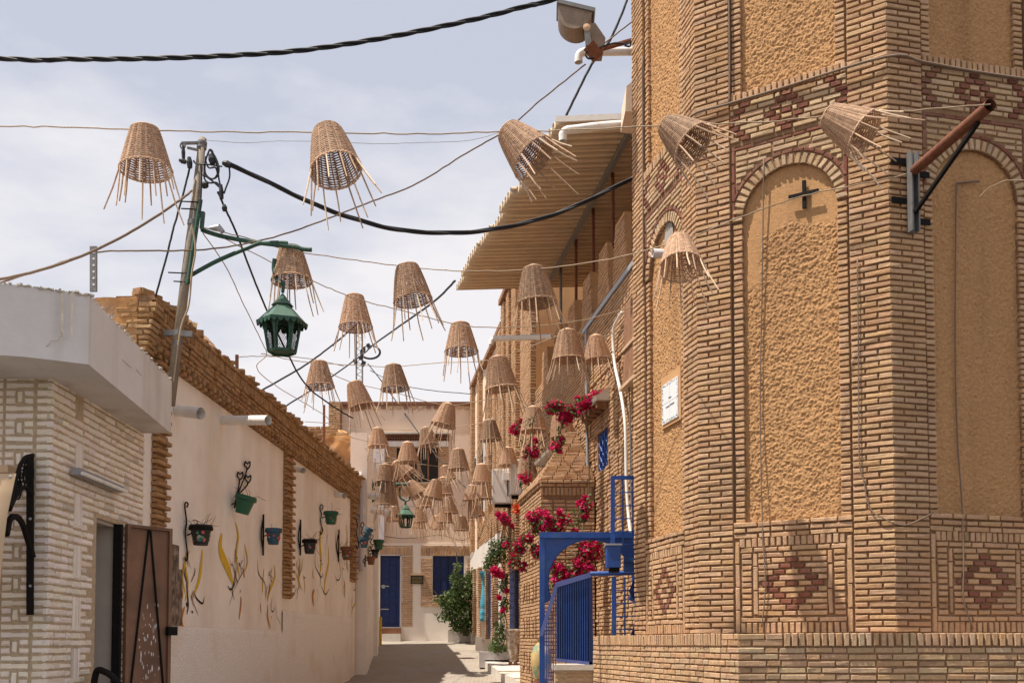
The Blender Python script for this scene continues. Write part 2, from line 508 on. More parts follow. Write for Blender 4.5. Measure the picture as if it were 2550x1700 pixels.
# street: concrete setts laid in running rows, drawn in the material beyond reach
g = MB()
for a, b in ((11,22),(22,24),(24,26),(26,28),(28,30),(30,36),(36,37)):
    g.quad(Vector((-7,a,ground_z(a))), Vector((5,a,ground_z(a))), Vector((5,b,ground_z(b))), Vector((-7,b,ground_z(b))))
st = struct('street', g, M_STREET)
g = MB()
for a, b in ((-30,0),(0,11)):
    g.quad(Vector((-40,a,ground_z(a)-.004)), Vector((40,a,ground_z(a)-.004)), Vector((40,b,ground_z(b)-.004)), Vector((-40,b,ground_z(b)-.004)))
struct('unseen_dark_floor', g, M_BOUNCECUT)  # dark floor out of view, added to cut bounce light on the facades
nt = M_STREET.node_tree
br = nt.nodes.new('ShaderNodeTexBrick')
br.inputs['Scale'].default_value = 1.0
br.inputs['Brick Width'].default_value = .20; br.inputs['Row Height'].default_value = .11
br.inputs['Mortar Size'].default_value = .009; br.inputs['Mortar Smooth'].default_value = .3
br.inputs['Color1'].default_value = (.345,.29,.235,1); br.inputs['Color2'].default_value = (.305,.255,.205,1); br.inputs['Mortar'].default_value = (.20,.165,.13,1)
ge = nt.nodes.new('ShaderNodeNewGeometry')
nt.links.new(ge.outputs['Position'], br.inputs['Vector'])
for n_ in list(nt.nodes):
    if n_.type == 'RGB': 
        for l_ in list(n_.outputs[0].links):
            nt.links.new(br.outputs['Color'], l_.to_socket)

# raised pavement on the right with a kerb face
def plat_x(y): return -.237 - .185*(y-23.5)
g = MB()
pv = [19.5, 22, 24, 26, 27.2]
for a, b in zip(pv[:-1], pv[1:]):
    za, zb = ground_z(a), ground_z(b)
    g.hexa([Vector((plat_x(a),a,za-.2)), Vector((3,a,za-.2)), Vector((3,b,zb-.2)), Vector((plat_x(b),b,zb-.2))],
           [Vector((plat_x(a),a,za+.24)), Vector((3,a,za+.24)), Vector((3,b,zb+.2)), Vector((plat_x(b),b,zb+.2))])
struct('pavement', g, M_STONE)

# ================================================================== TOWER (octagonal brick bastion)
TW = 2.07
def th_dir(t): return Vector((math.sin(math.radians(t)), -math.cos(math.radians(t)), 0))
K2 = Vector(((2232-1275)/FPX*9.9, 9.9, 0))
TH = 58.0
K1 = K2 - th_dir(TH)*TW
K0 = K1 - th_dir(TH-45)*TW
K3 = K2 + th_dir(TH+45)*TW
ring = [K0, K1, K2, K3]
for t in (TH+90, TH+135, TH+180, TH+225): ring.append(ring[-1] + th_dir(t)*TW)
cen = sum(ring, Vector()) / len(ring)
tower = thing('brick_tower', 'tall octagonal brick tower with arched ochre niches on the right', 'tower', (cen.x, cen.y, ground_z(cen.y)))
ZT = 9.7
g = MB()
inner = [cen + (p-cen)*.955 for p in ring]
g.poly([p + Vector((0,0,ZT)) for p in inner])
for i in range(8):
    a, b = inner[i], inner[(i+1) % 8]
    g.quad(a+Vector((0,0,-1.7)), b+Vector((0,0,-1.7)), b+Vector((0,0,ZT)), a+Vector((0,0,ZT)))
g.build('core', M_MORTAR, tower)

FA, FB, FC = Face(K0,K1), Face(K1,K2), Face(K2,K3)
WING = .40; JB0 = .425; JB1 = .525; PC = .0625
ZB0, ZB1 = .10, 1.29            # lower band
SPR, AR = 4.62, .505            # arch
ZF = 5.46                        # top of the red arch frame
ZU0, ZU1 = 5.50, 5.94            # upper diamond band
ZS1 = 6.05                       # soldier sill of the upper niche
bt = Bricks()
mort = MB()
UC = TW/2
def rowz(z0, i): return z0 + PC*(i+.5)
def diamond(i, n, unit=.135):
    # positions of red headers in row i of a diamond of n rows
    k = (n-1)//2; r = k - abs(i-k)
    xs = [-r*.5*unit, r*.5*unit] if r else [0.0]
    if i == k and n >= 7: xs.append(0.0)
    return xs
for F, nm in ((FA,'A'), (FB,'B'), (FC,'C')):
    T = TW
    # mortar beds
    for a, b in ((0, WING), (T-WING, T)):
        mort.obox(F, a, b, ZB0-.3, ZT, -.13, -.024)
    for a, b in ((WING, JB1), (T-JB1, T-WING)):
        mort.obox(F, a, b, ZB1, SPR, -.13, -.055)
        mort.obox(F, a, b, ZS1, ZT, -.13, -.055)
    mort.obox(F, WING, T-WING, ZB0-.3, ZB1, -.13, -.026)
    mort.obox(F, WING, T-WING, ZF, ZS1, -.13, -.026)
    # spandrel backing with arched soffit
    ns = 40
    for i in range(ns):
        ua = WING + (T-2*WING)*i/ns; ub = WING + (T-2*WING)*(i+1)/ns
        def az(u):
            d = abs(u-UC)
            return SPR + math.sqrt(AR*AR-d*d) if d < AR else SPR
        za, zb = az(ua), az(ub)
        mort.quad(F.pt(ua,za,-.034), F.pt(ub,zb,-.034), F.pt(ub,ZF,-.034), F.pt(ua,ZF,-.034))
        mort.quad(F.pt(ua,za,-.034), F.pt(ua,za,-.13), F.pt(ub,zb,-.13), F.pt(ub,zb,-.034))
    # pilaster wings
    z = ZB0; i = 0
    while z < 9.4:
        zc = z + PC/2; h = PC-.0185
        o = i % 2
        for u0, u1, off in ((0.0, WING-.004, o), (T-WING+.004, T, 1-o)):
            bt.course(F, u0, u1, zc, h, 0.0, off=off, lens=(.255,.125))
        if ZB1 < zc < SPR or zc > ZS1:
            for u0, u1 in ((JB0, JB1), (T-JB1, T-JB0)):
                bt.add(F, (u0+u1)/2, zc, (u1-u0)*rnd.uniform(.95,1.05), h, -.03+rnd.uniform(-.005,.005), clay())
        z += PC; i += 1
    # lower band: framed panel with a diamond of dark headers
    bt.soldiers(F, .475, T-.475, .105, .215, -.004)
    for s in (0, 1):
        def mu(u): return T-u if s else u
        zz = .105
        while zz < 1.05:
            hh = min(.25, 1.10-zz)
            bt.add(F, mu(.443), zz+hh/2, .046, hh-.012, -.004+rnd.uniform(-.003,.003), clay()); zz += hh
        zz = .30
        while zz < .90:
            hh = min(.26, .96-zz)
            bt.add(F, mu(.64), zz+hh/2, .042, hh-.012, -.004+rnd.uniform(-.003,.003), clay()); zz += hh
        for k in range(11):
            bt.add(F, mu(.545), .28+PC*(k+.5), .105, PC-.0185, -.004+rnd.uniform(-.005,.005), clay())
    bt.course(F, .48, T-.48, .215+PC/2, PC-.0185, -.004)
    bt.course(F, .48, T-.48, .965+PC/2, PC-.0185, -.004, off=1)
    bt.soldiers(F, .475, T-.475, 1.03, 1.10, -.004) if False else None
    for k in range(11):
        sp = []
        if 1 <= k <= 9:
            for x in diamond(k-1, 9): sp.append((UC+x-.055, UC+x+.055, clay(REDS)))
        bt.course(F, .675, T-.675, .28+PC*(k+.5), PC-.0185, -.004, off=k % 2, specials=sp)
    bt.soldiers(F, .475, T-.475, .985+.045, 1.105+.02, -.004)
    for k in range(3):
        if 1.125 + PC*(k+1) < ZB1+.03:
            bt.course(F, WING+.012, T-WING-.012, 1.125+PC*(k+.5)-.005, PC-.0185, -.002+.006*k, off=k % 2)
    # arch ring
    nv = 24
    for k in range(nv):
        a = math.pi*(k+.5)/nv
        bt.add(F, UC+math.cos(a)*(AR+.058), SPR+math.sin(a)*(AR+.058), .112, .047, -.022+rnd.uniform(-.004,.004), clay(PALES), rot=a)
    nr = 13
    for k in range(nr):
        a = math.pi*(.12 + .76*(k+.5)/nr)
        bt.add(F, UC+math.cos(a)*(AR+.145), SPR+math.sin(a)*(AR+.145), .036, .107, -.02, clay(REDS), rot=a)
    # red frame
    for s in (0, 1):
        for k in range(4):
            u = .432 if not s else T-.432
            bt.add(F, u, SPR+.02+.21*(k+.5), .038, .19, -.022, clay(REDS))
    bt.course(F, WING+.012, T-WING-.012, ZF-.022, .036, -.022, pal=REDS)
    # spandrel bricks
    z = SPR+.05; i = 0
    while z < ZF-.075:
        zc = z+PC/2; d2 = (AR+.175)**2 - (zc-SPR)**2
        if d2 > 0:
            hw = math.sqrt(d2)
            if UC-hw-.01 > .47:
                bt.course(F, .465, UC-hw-.012, zc, PC-.021, -.022, off=i % 2, pal=PALES)
                bt.course(F, UC+hw+.012, T-.465, zc, PC-.021, -.022, off=(i+1) % 2, pal=PALES)
        else:
            bt.course(F, .465, T-.465, zc, PC-.021, -.022, off=i % 2, pal=PALES)
        z += PC; i += 1
    # upper diamond band
    for k in range(7):
        sp = []
        for cx in (-.46, 0.0, .46):
            r = 3-abs(k-3)
            xs = [-r*.5*.12, r*.5*.12] if r else [0.0]
            if cx == 0 and r == 3: xs.append(0)
            for x in xs:
                if cx and (x*cx) < 0 and r: continue
                sp.append((UC+cx+x-.05, UC+cx+x+.05, clay(REDS)))
        sp2 = []
        for s_ in sorted(sp):
            if not sp2 or s_[0] > sp2[-1][1]+.015: sp2.append(s_)
        bt.course(F, WING+.012, T-WING-.012, ZU0+PC*(k+.5), PC-.0185, -.006, off=k % 2, pal=PALES, specials=sp2)
    bt.soldiers(F, WING+.02, T-WING-.02, ZU1+.005, ZS1, .0)
mort.build('mortar_bed', M_MORTAR, tower)
# rough-cast render of the niches
def render_panel(F, u0, u1, z0, z1, seed, smooth_zone):
    mb = MB(); st_ = .0082
    nu = int((u1-u0)/st_); nv = int((z1-z0)/st_)
    def f(s, t):
        u = u0+(u1-u0)*s; z = z0+(z1-z0)*t
        p = Vector((u*1.0, z*1.0, seed))
        amp = 1.0
        if smooth_zone:
            lim = 4.42 + .12*noise.noise(Vector((u*4, seed, 1)))
            k1 = min(1, max(0, (z-lim)/.06))
            lu = .74 + .10*noise.noise(Vector((z*3, seed, 5)))
            k2 = min(1, max(0, (lu-u)/.05)) * min(1, max(0, (z-3.75)/.25))
            amp = 1 - .93*max(k1, k2)
        d = noise.noise(p*9)*.003 + noise.noise(p*25)*.005 + noise.noise(p*48)*.0105 + noise.noise(p*80)*.008
        return F.pt(u, z, -.078 + d*amp + .004*noise.noise(p*2.5))
    mb.grid(f, nu, nv)
    return mb
for F, sd in ((FA, 3.1), (FB, 9.7), (FC, 17.3)):
    render_panel(F, JB1-.02, TW-JB1+.02, ZB1-.03, SPR+AR+.02, sd, F is FB).build('niche_render', M_OCHRE, tower, smooth=True)
    render_panel(F, JB1-.02, TW-JB1+.02, ZS1-.03, 9.4, sd+30, False).build('niche_render', M_OCHRE, tower, smooth=True)
bt.build(tower)

# ------------------------------------------------------------------ plinth in front of the tower
PX0 = (2.13, 9.4); PX1 = (1.13, 13.9)
FPS, FPF = Face(PX1, PX0), Face(PX0, (6.6, 9.4))
plinth = thing('brick_plinth', 'low brick base wall with upright coping bricks under the tower', 'wall', (2.13, 9.4, ground_z(9.4)))
g = MB()
zb = -1.60
prof = [Vector((PX0[0],PX0[1],0)), Vector((6.6,9.4,0)), Vector((6.6,13.9,0)), Vector((PX1[0],PX1[1],0))]
prof = [p + Vector(((.012 if p.x < 3 else 0), .012 if p.y < 10 else -.012, 0)) for p in prof]
g.hexa([p+Vector((0,0,zb)) for p in prof], [p+Vector((0,0,.085)) for p in prof])
g.build('core', M_MORTAR, plinth)
bp = Bricks(jit=.0025)
for F, L_, side in ((FPS, FPS.len, True), (FPF, 4.4, False)):
    pal = PALES if side else CLAY
    bp.wall(F, 0, L_, zb, -.025, 0.0, pal=CLAY+PALES, lens=(.125,.255,.125,.2) if side else (.255,.125,.24), joint=.014)
    if side:
        bp.soldiers(F, .22, L_-.38, -.028, .095, .012, w=.046, joint=.014)
        bp.course(F, 0, .21, .062, .055, .0); bp.course(F, 0, .21, 0.0, .055, .0, off=1)
        bp.course(F, L_-.37, L_, .062, .055, .0); bp.course(F, L_-.37, L_, 0.0, .055, .0, off=1)
    else:
        bp.course(F, 0, .42, .062, .055, .0); bp.course(F, 0, .42, 0.0, .055, .0, off=1)
        bp.soldiers(F, .44, L_, -.028, .095, .012, w=.05, joint=.02, pal=CLAY+PALES)
bp.build(plinth)

# ================================================================== RIGHT-HAND HOUSES
A_R = 4.2
def rx(y): return A_R - .155*y
def rface(y_far, y_near, da=0.0): return Face((rx(y_far)+da, y_far), (rx(y_near)+da, y_near))
# --- main brick house
FR = rface(23.5, 12.6)
house = thing('brick_house', 'long brick house behind the tower with blue window and balcony above', 'house', (rx(18), 18, ground_z(18)))
RL = FR.len
ZTRIM = 5.78
wu0, wz0 = FR.hit(1488, 1177); wu1, wz1 = FR.hit(1512, 1062)
holes = [(wu0, wu1, wz0, wz1)]
g = MB()
wall_holes(g, FR, 0, RL, -1.5, ZTRIM, -.4, -.014, holes)
g.obox(FR, 0, RL, -1.5, ZTRIM-.02, -4.5, -.6)
g.build('wall', M_MORTAR, house)
bh = Bricks(jit=.004)
def pr(u, z):
    return .02 if noise.noise(Vector((u*5.5, z*1.6, 4.0))) > .08 else 0.0
def msk(u, z, w):
    return any(h[0]-w/2-.02 < u < h[1]+w/2+.02 and h[2]-.02 < z < h[3]+.02 for h in holes)
bh.wall(FR, 0, RL, -1.3, 4.6, 0.0, pitch=.066, proud=pr, mask=msk, lens=(.24,.125,.125))
bh.wall(FR, 0, RL, 4.6, ZTRIM-.02, 0.03, pitch=.066, lens=(.24,.125))
# window
g = MB(); g.obox(FR, wu0, wu1, wz0, wz1, -.20, -.13)
win = g.build('window', M_BLUED, house)
g = MB()
for k in range(4):
    u = wu0 + (wu1-wu0)*(k+.5)/4
    g.tube([FR.pt(u, wz0, -.03), FR.pt(u, wz1, -.03)], .014, 5)
for k in range(7):
    z = wz0 + (wz1-wz0)*(k+.5)/7
    pts = [FR.pt(wu0 + (wu1-wu0)*j/12, z + .07*math.sin(j*1.57+k*3.14), -.03) for j in range(13)]
    g.tube(pts, .010, 4)
g.build('window_grille', M_BLUE, win)
g = MB()
for a, b, c, d in ((wu0-.02, wu0+.06, wz0, wz1), (wu1-.06, wu1+.02, wz0, wz1), (wu0, wu1, wz1-.06, wz1+.02), (wu0, wu1, wz0-.02, wz0+.05)):
    g.obox(FR, a, b, c, d, -.13, -.05)
g.build('window_frame', M_BLUE, win)
# projecting window head on short beams
hu0, hz0 = FR.hit(1468, 1010); hu1, hz1 = FR.hit(1518, 985)
g = MB()
hz = FR.hit(1490, 1022)[1]
g.hexa([FR.pt(hu0,hz,0), FR.pt(hu1,hz,0), FR.pt(hu1,hz,.22), FR.pt(hu0,hz,.22)],
       [FR.pt(hu0,hz+.22,0), FR.pt(hu1,hz+.22,0), FR.pt(hu1,hz+.06,.24), FR.pt(hu0,hz+.06,.24)])
g.build('window_hood', M_STONE, house)
for k in range(5):
    g = MB(); u = hu0 + (hu1-hu0)*(k+.5)/5
    g.beam(FR.pt(u, hz-.06, 0), FR.pt(u, hz-.05, .19), .09, .11); g.build('hood_beam', M_WOOD, house)
# second, lower hood seen between the flowers
hu0, _ = FR.hit(1352, 1120); hu1, _ = FR.hit(1392, 1110); hz = FR.hit(1365, 1150)[1]
g = MB(); g.hexa([FR.pt(hu0,hz,0), FR.pt(hu1,hz,0), FR.pt(hu1,hz,.22), FR.pt(hu0,hz,.22)],
       [FR.pt(hu0,hz+.2,0), FR.pt(hu1,hz+.2,0), FR.pt(hu1,hz+.06,.24), FR.pt(hu0,hz+.06,.24)])
g.build('window_hood', M_STONE, house)
# trim
ta, tb = FR.hit(1458, 813), FR.hit(1600, 640)
g = MB(); g.obox(FR, ta[0], tb[0], ZTRIM-.05, ZTRIM+.03, -.02, .06); g.build('metal_trim', M_GREYC, house)
# balcony: parapet piers, recessed wall
zA = P(1382, 297, 15.0).z
g = MB()
g.obox(FR, 0, RL, ZTRIM-.02, zA, -1.9, -1.7)
g.obox(FR, -.3, 0, ZTRIM-.02, zA+.6, -2.4, -.02)
g.build('balcony_wall', M_OCHRE_S, house)
bh.wall(FR, 0, 5.6, ZTRIM, ZTRIM+.26, 0.0, pitch=.066)
for k, (pu, hgt) in enumerate(((1.2, .85), (2.6, .95), (4.0, .95), (5.35, 1.0), (6.6, 1.05), (7.7, 1.1))):
    g = MB()
    w0, w1 = .44, .27
    g.hexa([FR.pt(pu-w0,ZTRIM,-.36), FR.pt(pu+w0,ZTRIM,-.36), FR.pt(pu+w0,ZTRIM,-.014), FR.pt(pu-w0,ZTRIM,-.014)],
           [FR.pt(pu-w1,ZTRIM+hgt,-.36), FR.pt(pu+w1,ZTRIM+hgt,-.36), FR.pt(pu+w1,ZTRIM+hgt,-.014), FR.pt(pu-w1,ZTRIM+hgt,-.014)])
    g.build('parapet_pier', M_OCHRE_S, house)
    z = ZTRIM; i = 0
    while z < ZTRIM+hgt-.05:
        t = (z-ZTRIM)/hgt; hw = w0+(w1-w0)*t
        bh.course(FR, pu-hw, pu+hw, z+.033, .048, 0.0, off=i % 2); z += .066; i += 1
bh.build(house)
# wooden shutter box on the wall close to the tower
au, az_ = FR.hit(1553, 968, .12); bu, bz = FR.hit(1592, 770, .12)
shut = thing('wooden_shutter_box', 'brown wooden shutter box propped out beside the tower', 'shutter', FR.pt(au, az_, 0))
g = MB()
zb_ = FR.hit(1553, 966, .12)[1]; zt_ = zb_ + 1.3
g.hexa([FR.pt(au,zb_,.11), FR.pt(bu+.4,zb_,.11), FR.pt(bu+.4,zb_,.14), FR.pt(au,zb_,.14)], [FR.pt(au,zt_,.06), FR.pt(bu+.4,zt_,.06), FR.pt(bu+.4,zt_,.09), FR.pt(au,zt_,.09)])
g.build('panel', M_WOOD, shut)
g = MB(); g.obox(FR, au-.02, bu+.4, zb_-.05, zb_, 0, .19); g.build('sill', M_WOODL, shut)
g = MB(); g.beam(FR.pt(au, zb_+.58, .125), FR.pt(bu+.4, zb_+.58, .125), .04, .05); g.build('rail', M_WOODL, shut)
g = MB(); g.obox(FR, au-.02, au+.02, zb_, zt_, .0, .10); g.build('side_board', M_WOOD, shut)
# pipes on the wall
def wire(name, pts, r, m, label, cat='cable', n=6, sm=True, sub=5, group=None):
    g = MB(); g.tube(smooth_path(pts, sub) if sm else pts, r, n)
    return tag(g.build(name, m, smooth=True), label, cat, group)
wire('downpipe', [FR.at(1460, 820, .08), FR.at(1461, 1000, .08), FR.at(1463, 1150, .08), FR.at(1466, 1330, .08)], .028, M_GREYC, 'thin grey downpipe running down the brick house wall', 'pipe')
wire('cable_duct', [FR.at(1548, 778, .1), FR.at(1528, 820, .1), FR.at(1530, 900, .1), FR.at(1546, 980, .1), FR.at(1557, 1060, .1), FR.at(1560, 1200, .1), FR.at(1567, 1300, .1), FR.at(1580, 1390, .15)], .026, M_PVC, 'white plastic conduit curving down beside the shutter box', 'pipe')
wire('thin_conduit', [FR.at(1566, 960, .1), FR.at(1570, 1080, .1), FR.at(1572, 1250, .1), FR.at(1585, 1380, .1)], .012, M_STEEL, 'thin grey conduit beside the white one near the tower', 'pipe')

# --- corrugated awning over the balcony
awn = thing('corrugated_awning', 'wide tan corrugated metal awning over the balcony', 'awning', (1.5, 18, zA))
NL = P(1382, 297, 15.0); FL = at_z(1128, 715, zA)
NR = Vector((rx(15)+1.6, 15.0, zA)); FRr = Vector((rx(FL.y)+1.6, FL.y, zA))
NP = 9
for k in range(NP):
    t0, t1 = k/NP, (k+1.04)/NP
    g = MB(); nw = 40
    lip = rnd.uniform(-.09, .09)
    def f(s, t, t0=t0, t1=t1, k=k, lip=lip):
        tt = t0+(t1-t0)*t
        a = NL.lerp(FL, tt); b = NR.lerp(FRr, tt)
        d = (a-b).normalized()
        p = (a + d*lip).lerp(b, s)
        p.z += .065*math.tanh(2.6*math.sin(t*2*math.pi*4.6)) + .012*(k % 2) + .10*s
        return p
    g.grid(f, 3, nw*2)
    o = g.build('roof_sheet', M_ROOF, awn, smooth=True)
    md = o.modifiers.new('thick', 'SOLIDIFY'); md.thickness = .006
g = MB()
ba, bb = Vector((rx(14.2), 14.2, zA-.08)), Vector((rx(FL.y), FL.y, zA-.08))
g.beam(ba, bb, .07, .1); g.build('beam', M_STEEL, awn)
g = MB(); g.beam(NL+Vector((0,-.03,-.02)), NR+Vector((0,-.03,.1)), .03, .09); g.build('sunlit_edge', M_PVC, awn)  # white strip paints in the sunlit near edge of the roof
for px in (1300, 1336, 1383, 1420, 1462, 1510, 1560):
    u, _ = FR.hit(px, 700); q = FR.pt(u, 0, -.12)
    if q.y > FL.y: continue
    g = MB(); g.tube([Vector((q.x,q.y,ZTRIM)), Vector((q.x,q.y,zA+.02))], .03, 8); g.build('post', M_RUST if px > 1400 else M_STEEL, awn)

# --- pyramid-topped brick kiosk in front of the house
kiosk = thing('brick_kiosk', 'small brick block with stepped pyramid roof behind the blue gate', 'building', (.9, 18, ground_z(18)))
k0 = P(1346, 1193, 17.5); k1 = P(1459, 1193, 17.5); kz = k0.z
kl = Vector((k0.x-.155*2.4+.02, 19.9, 0))
FKF = Face((k0.x, 17.5), (k1.x+.15, 17.5)); FKS = Face((kl.x, kl.y), (k0.x, 17.5))
g = MB()
pp = [Vector((k0.x+.012,17.512,0)), Vector((k1.x+.15,17.512,0)), Vector((k1.x+.15,19.9,0)), Vector((kl.x+.012,19.9,0))]
g.hexa([p+Vector((0,0,-1.5)) for p in pp], [p+Vector((0,0,kz)) for p in pp])
bk = Bricks(jit=.003)
bk.wall(FKF, 0, FKF.len, -1.3, kz-.30, 0.0, pitch=.066, lens=(.21,.21))
bk.soldiers(FKF, 0, FKF.len, kz-.28, kz-.14, 0.0, w=.055)
bk.course(FKF, 0, FKF.len, kz-.10, .05, .02); bk.course(FKF, 0, FKF.len, kz-.04, .05, .05, off=1)
def prk(u, z):
    zz = (z*1.0) % .66
    return .028 if (.12 < zz < .5 and .25 < u < FKS.len-.25 and int(u/.125) % 2) else 0.0
bk.wall(FKS, 0, FKS.len, -1.3, kz-.10, 0.0, pitch=.066, lens=(.125,.125), proud=prk)
bk.course(FKS, 0, FKS.len, kz-.10, .05, .02); bk.course(FKS, 0, FKS.len, kz-.04, .05, .05, off=1)
apx = P(1420, 1079, 18.7)
nl = 15
for k in range(nl):
    t = k/nl; z = kz + (apx.z-kz)*t; h = (apx.z-kz)/nl
    x0 = k0.x + (apx.x-.06-k0.x)*t; x1 = k1.x+.15 + (apx.x+.10-k1.x-.15)*t
    y0 = 17.5 + (18.6-17.5)*t; y1 = 19.9 - (19.9-18.8)*t
    xb = x0 - .155*(y1-y0)*(1-t)
    g.hexa([Vector((x0+.012,y0+.012,z-.01)), Vector((x1,y0+.012,z-.01)), Vector((x1,y1,z-.01)), Vector((xb+.012,y1,z-.01))],
           [Vector((x0+.012,y0+.012,z+h-.006)), Vector((x1,y0+.012,z+h-.006)), Vector((x1,y1,z+h-.006)), Vector((xb+.012,y1,z+h-.006))])
    f1 = Face((x0,y0), (x1,y0)); f2 = Face((xb,y1), (x0,y0))
    bk.course(f1, 0, f1.len, z+h/2, h-.012, .0, off=k % 2, lens=(.21,.21))
    bk.course(f2, 0, f2.len, z+h/2, h-.012, .0, off=k % 2, lens=(.21,.21))
g.build('core', M_MORTAR, kiosk)
bk.build(kiosk)

# --- second house: tall narrow brick piers, recessed strips
FH2 = rface(28.2, 23.5, -.02)
h2 = thing('pier_house', 'tall narrow brick house with upright piers beyond the awning', 'house', (rx(26), 26, ground_z(26)))
g = MB(); L2 = FH2.len; ZH2 = P(1264, 740, 27.8).z
g.obox(FH2, 0, L2, -1.4, ZH2, -4, -.014)
g.build('wall', M_MORTAR, h2)
b2 = Bricks(jit=.004, deep=.2)
b2.wall(FH2, 0, L2, -1.1, 1.9, 0.0, pitch=.07, lens=(.25,.13))
for u0, u1, n in ((0,.55,.14), (.55,1.0,.0), (1.0,1.5,.14), (1.5,2.0,-.0), (2.0,2.7,.14), (2.7,3.4,.02), (3.4,L2,.10)):
    b2.wall(FH2, u0, u1, 1.9, ZH2-.1, n, pitch=.07, lens=(.25,.13))
b2.build(h2)
g = MB(); g.obox(FH2, .62, .92, 3.2, 7.6, .0, .03); g.build('shutter', M_GREYPL, h2)
g = MB(); g.obox(FH2, 1.58, 1.92, 3.0, 7.6, .0, .03); g.build('shutter', M_GREYPL, h2)
g = MB(); g.obox(FH2, -.05, L2, ZH2-.1, ZH2+.05, -.4, .2); g.build('coping', M_WOOD, h2)

# --- third house: pale upper storey with brick pilasters, white below, stepping down
FH3 = rface(36.0, 28.2, -.02)
h3 = thing('pale_house', 'pale plastered house with brick pilasters at the street end, right side', 'house', (rx(32), 32, ground_z(32)))
L3 = FH3.len
z3a = P(1225, 890, 31.3).z; z3b = P(1180, 970, 36).z
g = MB()
g.obox(FH3, 3.4, L3, 3.2, z3a, -4, 0)
g.obox(FH3, 0, 3.4, 3.2, z3b, -4, 0)
g.build('upper_wall', M_BEIGE, h3)
g = MB(); g.obox(FH3, 0, L3, -1.0, 3.2, -4, .12); g.build('lower_wall', M_WHITE, h3)
g = MB(); g.obox(FH3, 3.35, L3, z3a, z3a+.14, -.5, .16); g.build('coping', M_WOOD, h3)
g = MB(); g.obox(FH3, 0, 3.35, z3b, z3b+.14, -.5, .16); g.build('coping', M_WOOD, h3)
b3 = Bricks(jit=.004, deep=.2)
for u0, u1, z0, z1, n in ((0,.5,3.2,z3b,.14), (2.2,2.7,3.2,z3b,.14), (4.3,5.2,3.2,z3a-.8,.14), (6.1,6.6,3.2,z3a-.8,.14), (7.1,L3,3.2,z3a,.16), (.1,.45,.3,2.6,.22), (1.5,1.95,.3,2.6,.22), (3.0,3.5,.1,2.5,.24), (4.9,5.4,0,2.4,.24), (6.6,7.3,-.2,2.6,.24)):
    b3.wall(FH3, u0, u1, z0, z1, n, pitch=.07, lens=(.25,.13))
b3.wall(FH3, 2.7, 7.1, 3.2, 4.0, .12, pitch=.07)
b3.build(h3)
for u0, u1, z0, z1 in ((2.85,4.1,4.3,6.9), (5.3,6.0,4.3,7.0), (.8,1.7,4.4,6.6)):
    g = MB(); g.obox(FH3, u0, u1, z0, z1, .0, .05); w_ = g.build('window', M_GREYPL, h3)
    g = MB(); g.obox(FH3, u0+.1, u0+.4, z0+.1, z1-.1, .05, .07); g.build('pane', M_DARK, w_)
g = MB(); d0, dz0 = FH3.hit(1288, 1565); 
for u0, u1 in ((5.55, 6.35),):
    g.obox(FH3, u0, u1, .15, 2.2, .12, .18)
dd = g.build('door', M_BLUED, h3)
# blue panelled door of the pier house
u0, zb_ = FH2.hit(1275, 1566); u1, zt_ = FH2.hit(1288, 1405)
g = MB(); g.obox(FH2, u0, u1+.2, zb_, zt_, .0, .06); dd = g.build('door', M_BLUED, h2)
for k in range(9):
    g = MB(); z = zb_ + (zt_-zb_)*(k+.5)/9
    g.obox(FH2, u0+.06, u1+.14, z-.08, z+.08, .06, .075); g.build('door_panel', M_BLUED, dd)

# ================================================================== FAR HOUSE closing the street
YF = 36.0
FF = Face((P(780,1500,YF).x, YF), (P(1230,1500,YF).x, YF))
def fu(px): return (px-1275)/FPX*YF - FF.o.x
def fz(py): return P(1000, py, YF).z
far = thing('end_house', 'beige two-storey house closing the street end with blue door and shutters', 'house', ((P(1000,1590,YF)).x, YF, ground_z(YF)))
gz = ground_z(YF)-.2
ZFT = fz(1008)
hol = [(fu(984), fu(1090), fz(1200), fz(1112)), (fu(946), fu(998), fz(1560), fz(1383)), (fu(1077), fu(1155), fz(1481), fz(1383))]
g = MB(); wall_holes(g, FF, fu(846), FF.len, fz(1352), ZFT, -.35, 0, hol); g.obox(FF, fu(846), FF.len, gz, ZFT-.05, -5, -.6)
g.build('upper_wall', M_BEIGE, far)
g = MB(); wall_holes(g, FF, fu(870), FF.len, gz, fz(1352), -.35, .03, hol); g.build('lower_wall', M_PALE, far)
g = MB(); g.obox(FF, fu(912), fu(958), fz(1352), fz(1095), 0, .35); g.build('side_pier', M_GREYPL, far)
g = MB(); g.obox(FF, fu(846), FF.len, ZFT-.02, ZFT+.10, -.3, .10); g.build('coping', M_BROWNP, far)
bf = Bricks(jit=.003, e=.006)
for (a, b, c, d) in ((945,1027,1357,1560), (1048,1190,1357,1510)):
    def mk(u, z, w):
        return any(h[0]-w/2 < u < h[1]+w/2 and h[2] < z < h[3] for h in hol)
    zt = fz(c)
    bf.course(FF, fu(a), fu(b), zt-.04, .055, .055, mask=mk)
    bf.soldiers(FF, fu(a), fu(b), fz(c+26), zt-.09, .055, w=.07)
    bf.wall(FF, fu(a), fu(b), fz(d), fz(c+27), .055, pitch=.08, mask=mk)
for (a, b, c, d) in ((957,984,1115,1235), (1090,1116,1115,1235), (984,1090,1202,1235)):
    bf.wall(FF, fu(a), fu(b), fz(d), fz(c), .05, pitch=.08)
for k in range(20):                      # cornice bricks
    u = fu(850) + k*(FF.len-fu(850))/20
    bf.add(FF, u+.1, ZFT-.10, .16, .10, .09, clay(REDS+CLAY))
bf.build(far, single=260)
g = MB(); g.obox(FF, fu(957), fu(1116), fz(1113), fz(1100), .0, .16); g.build('lintel', M_WHITE, far)
g = MB(); 
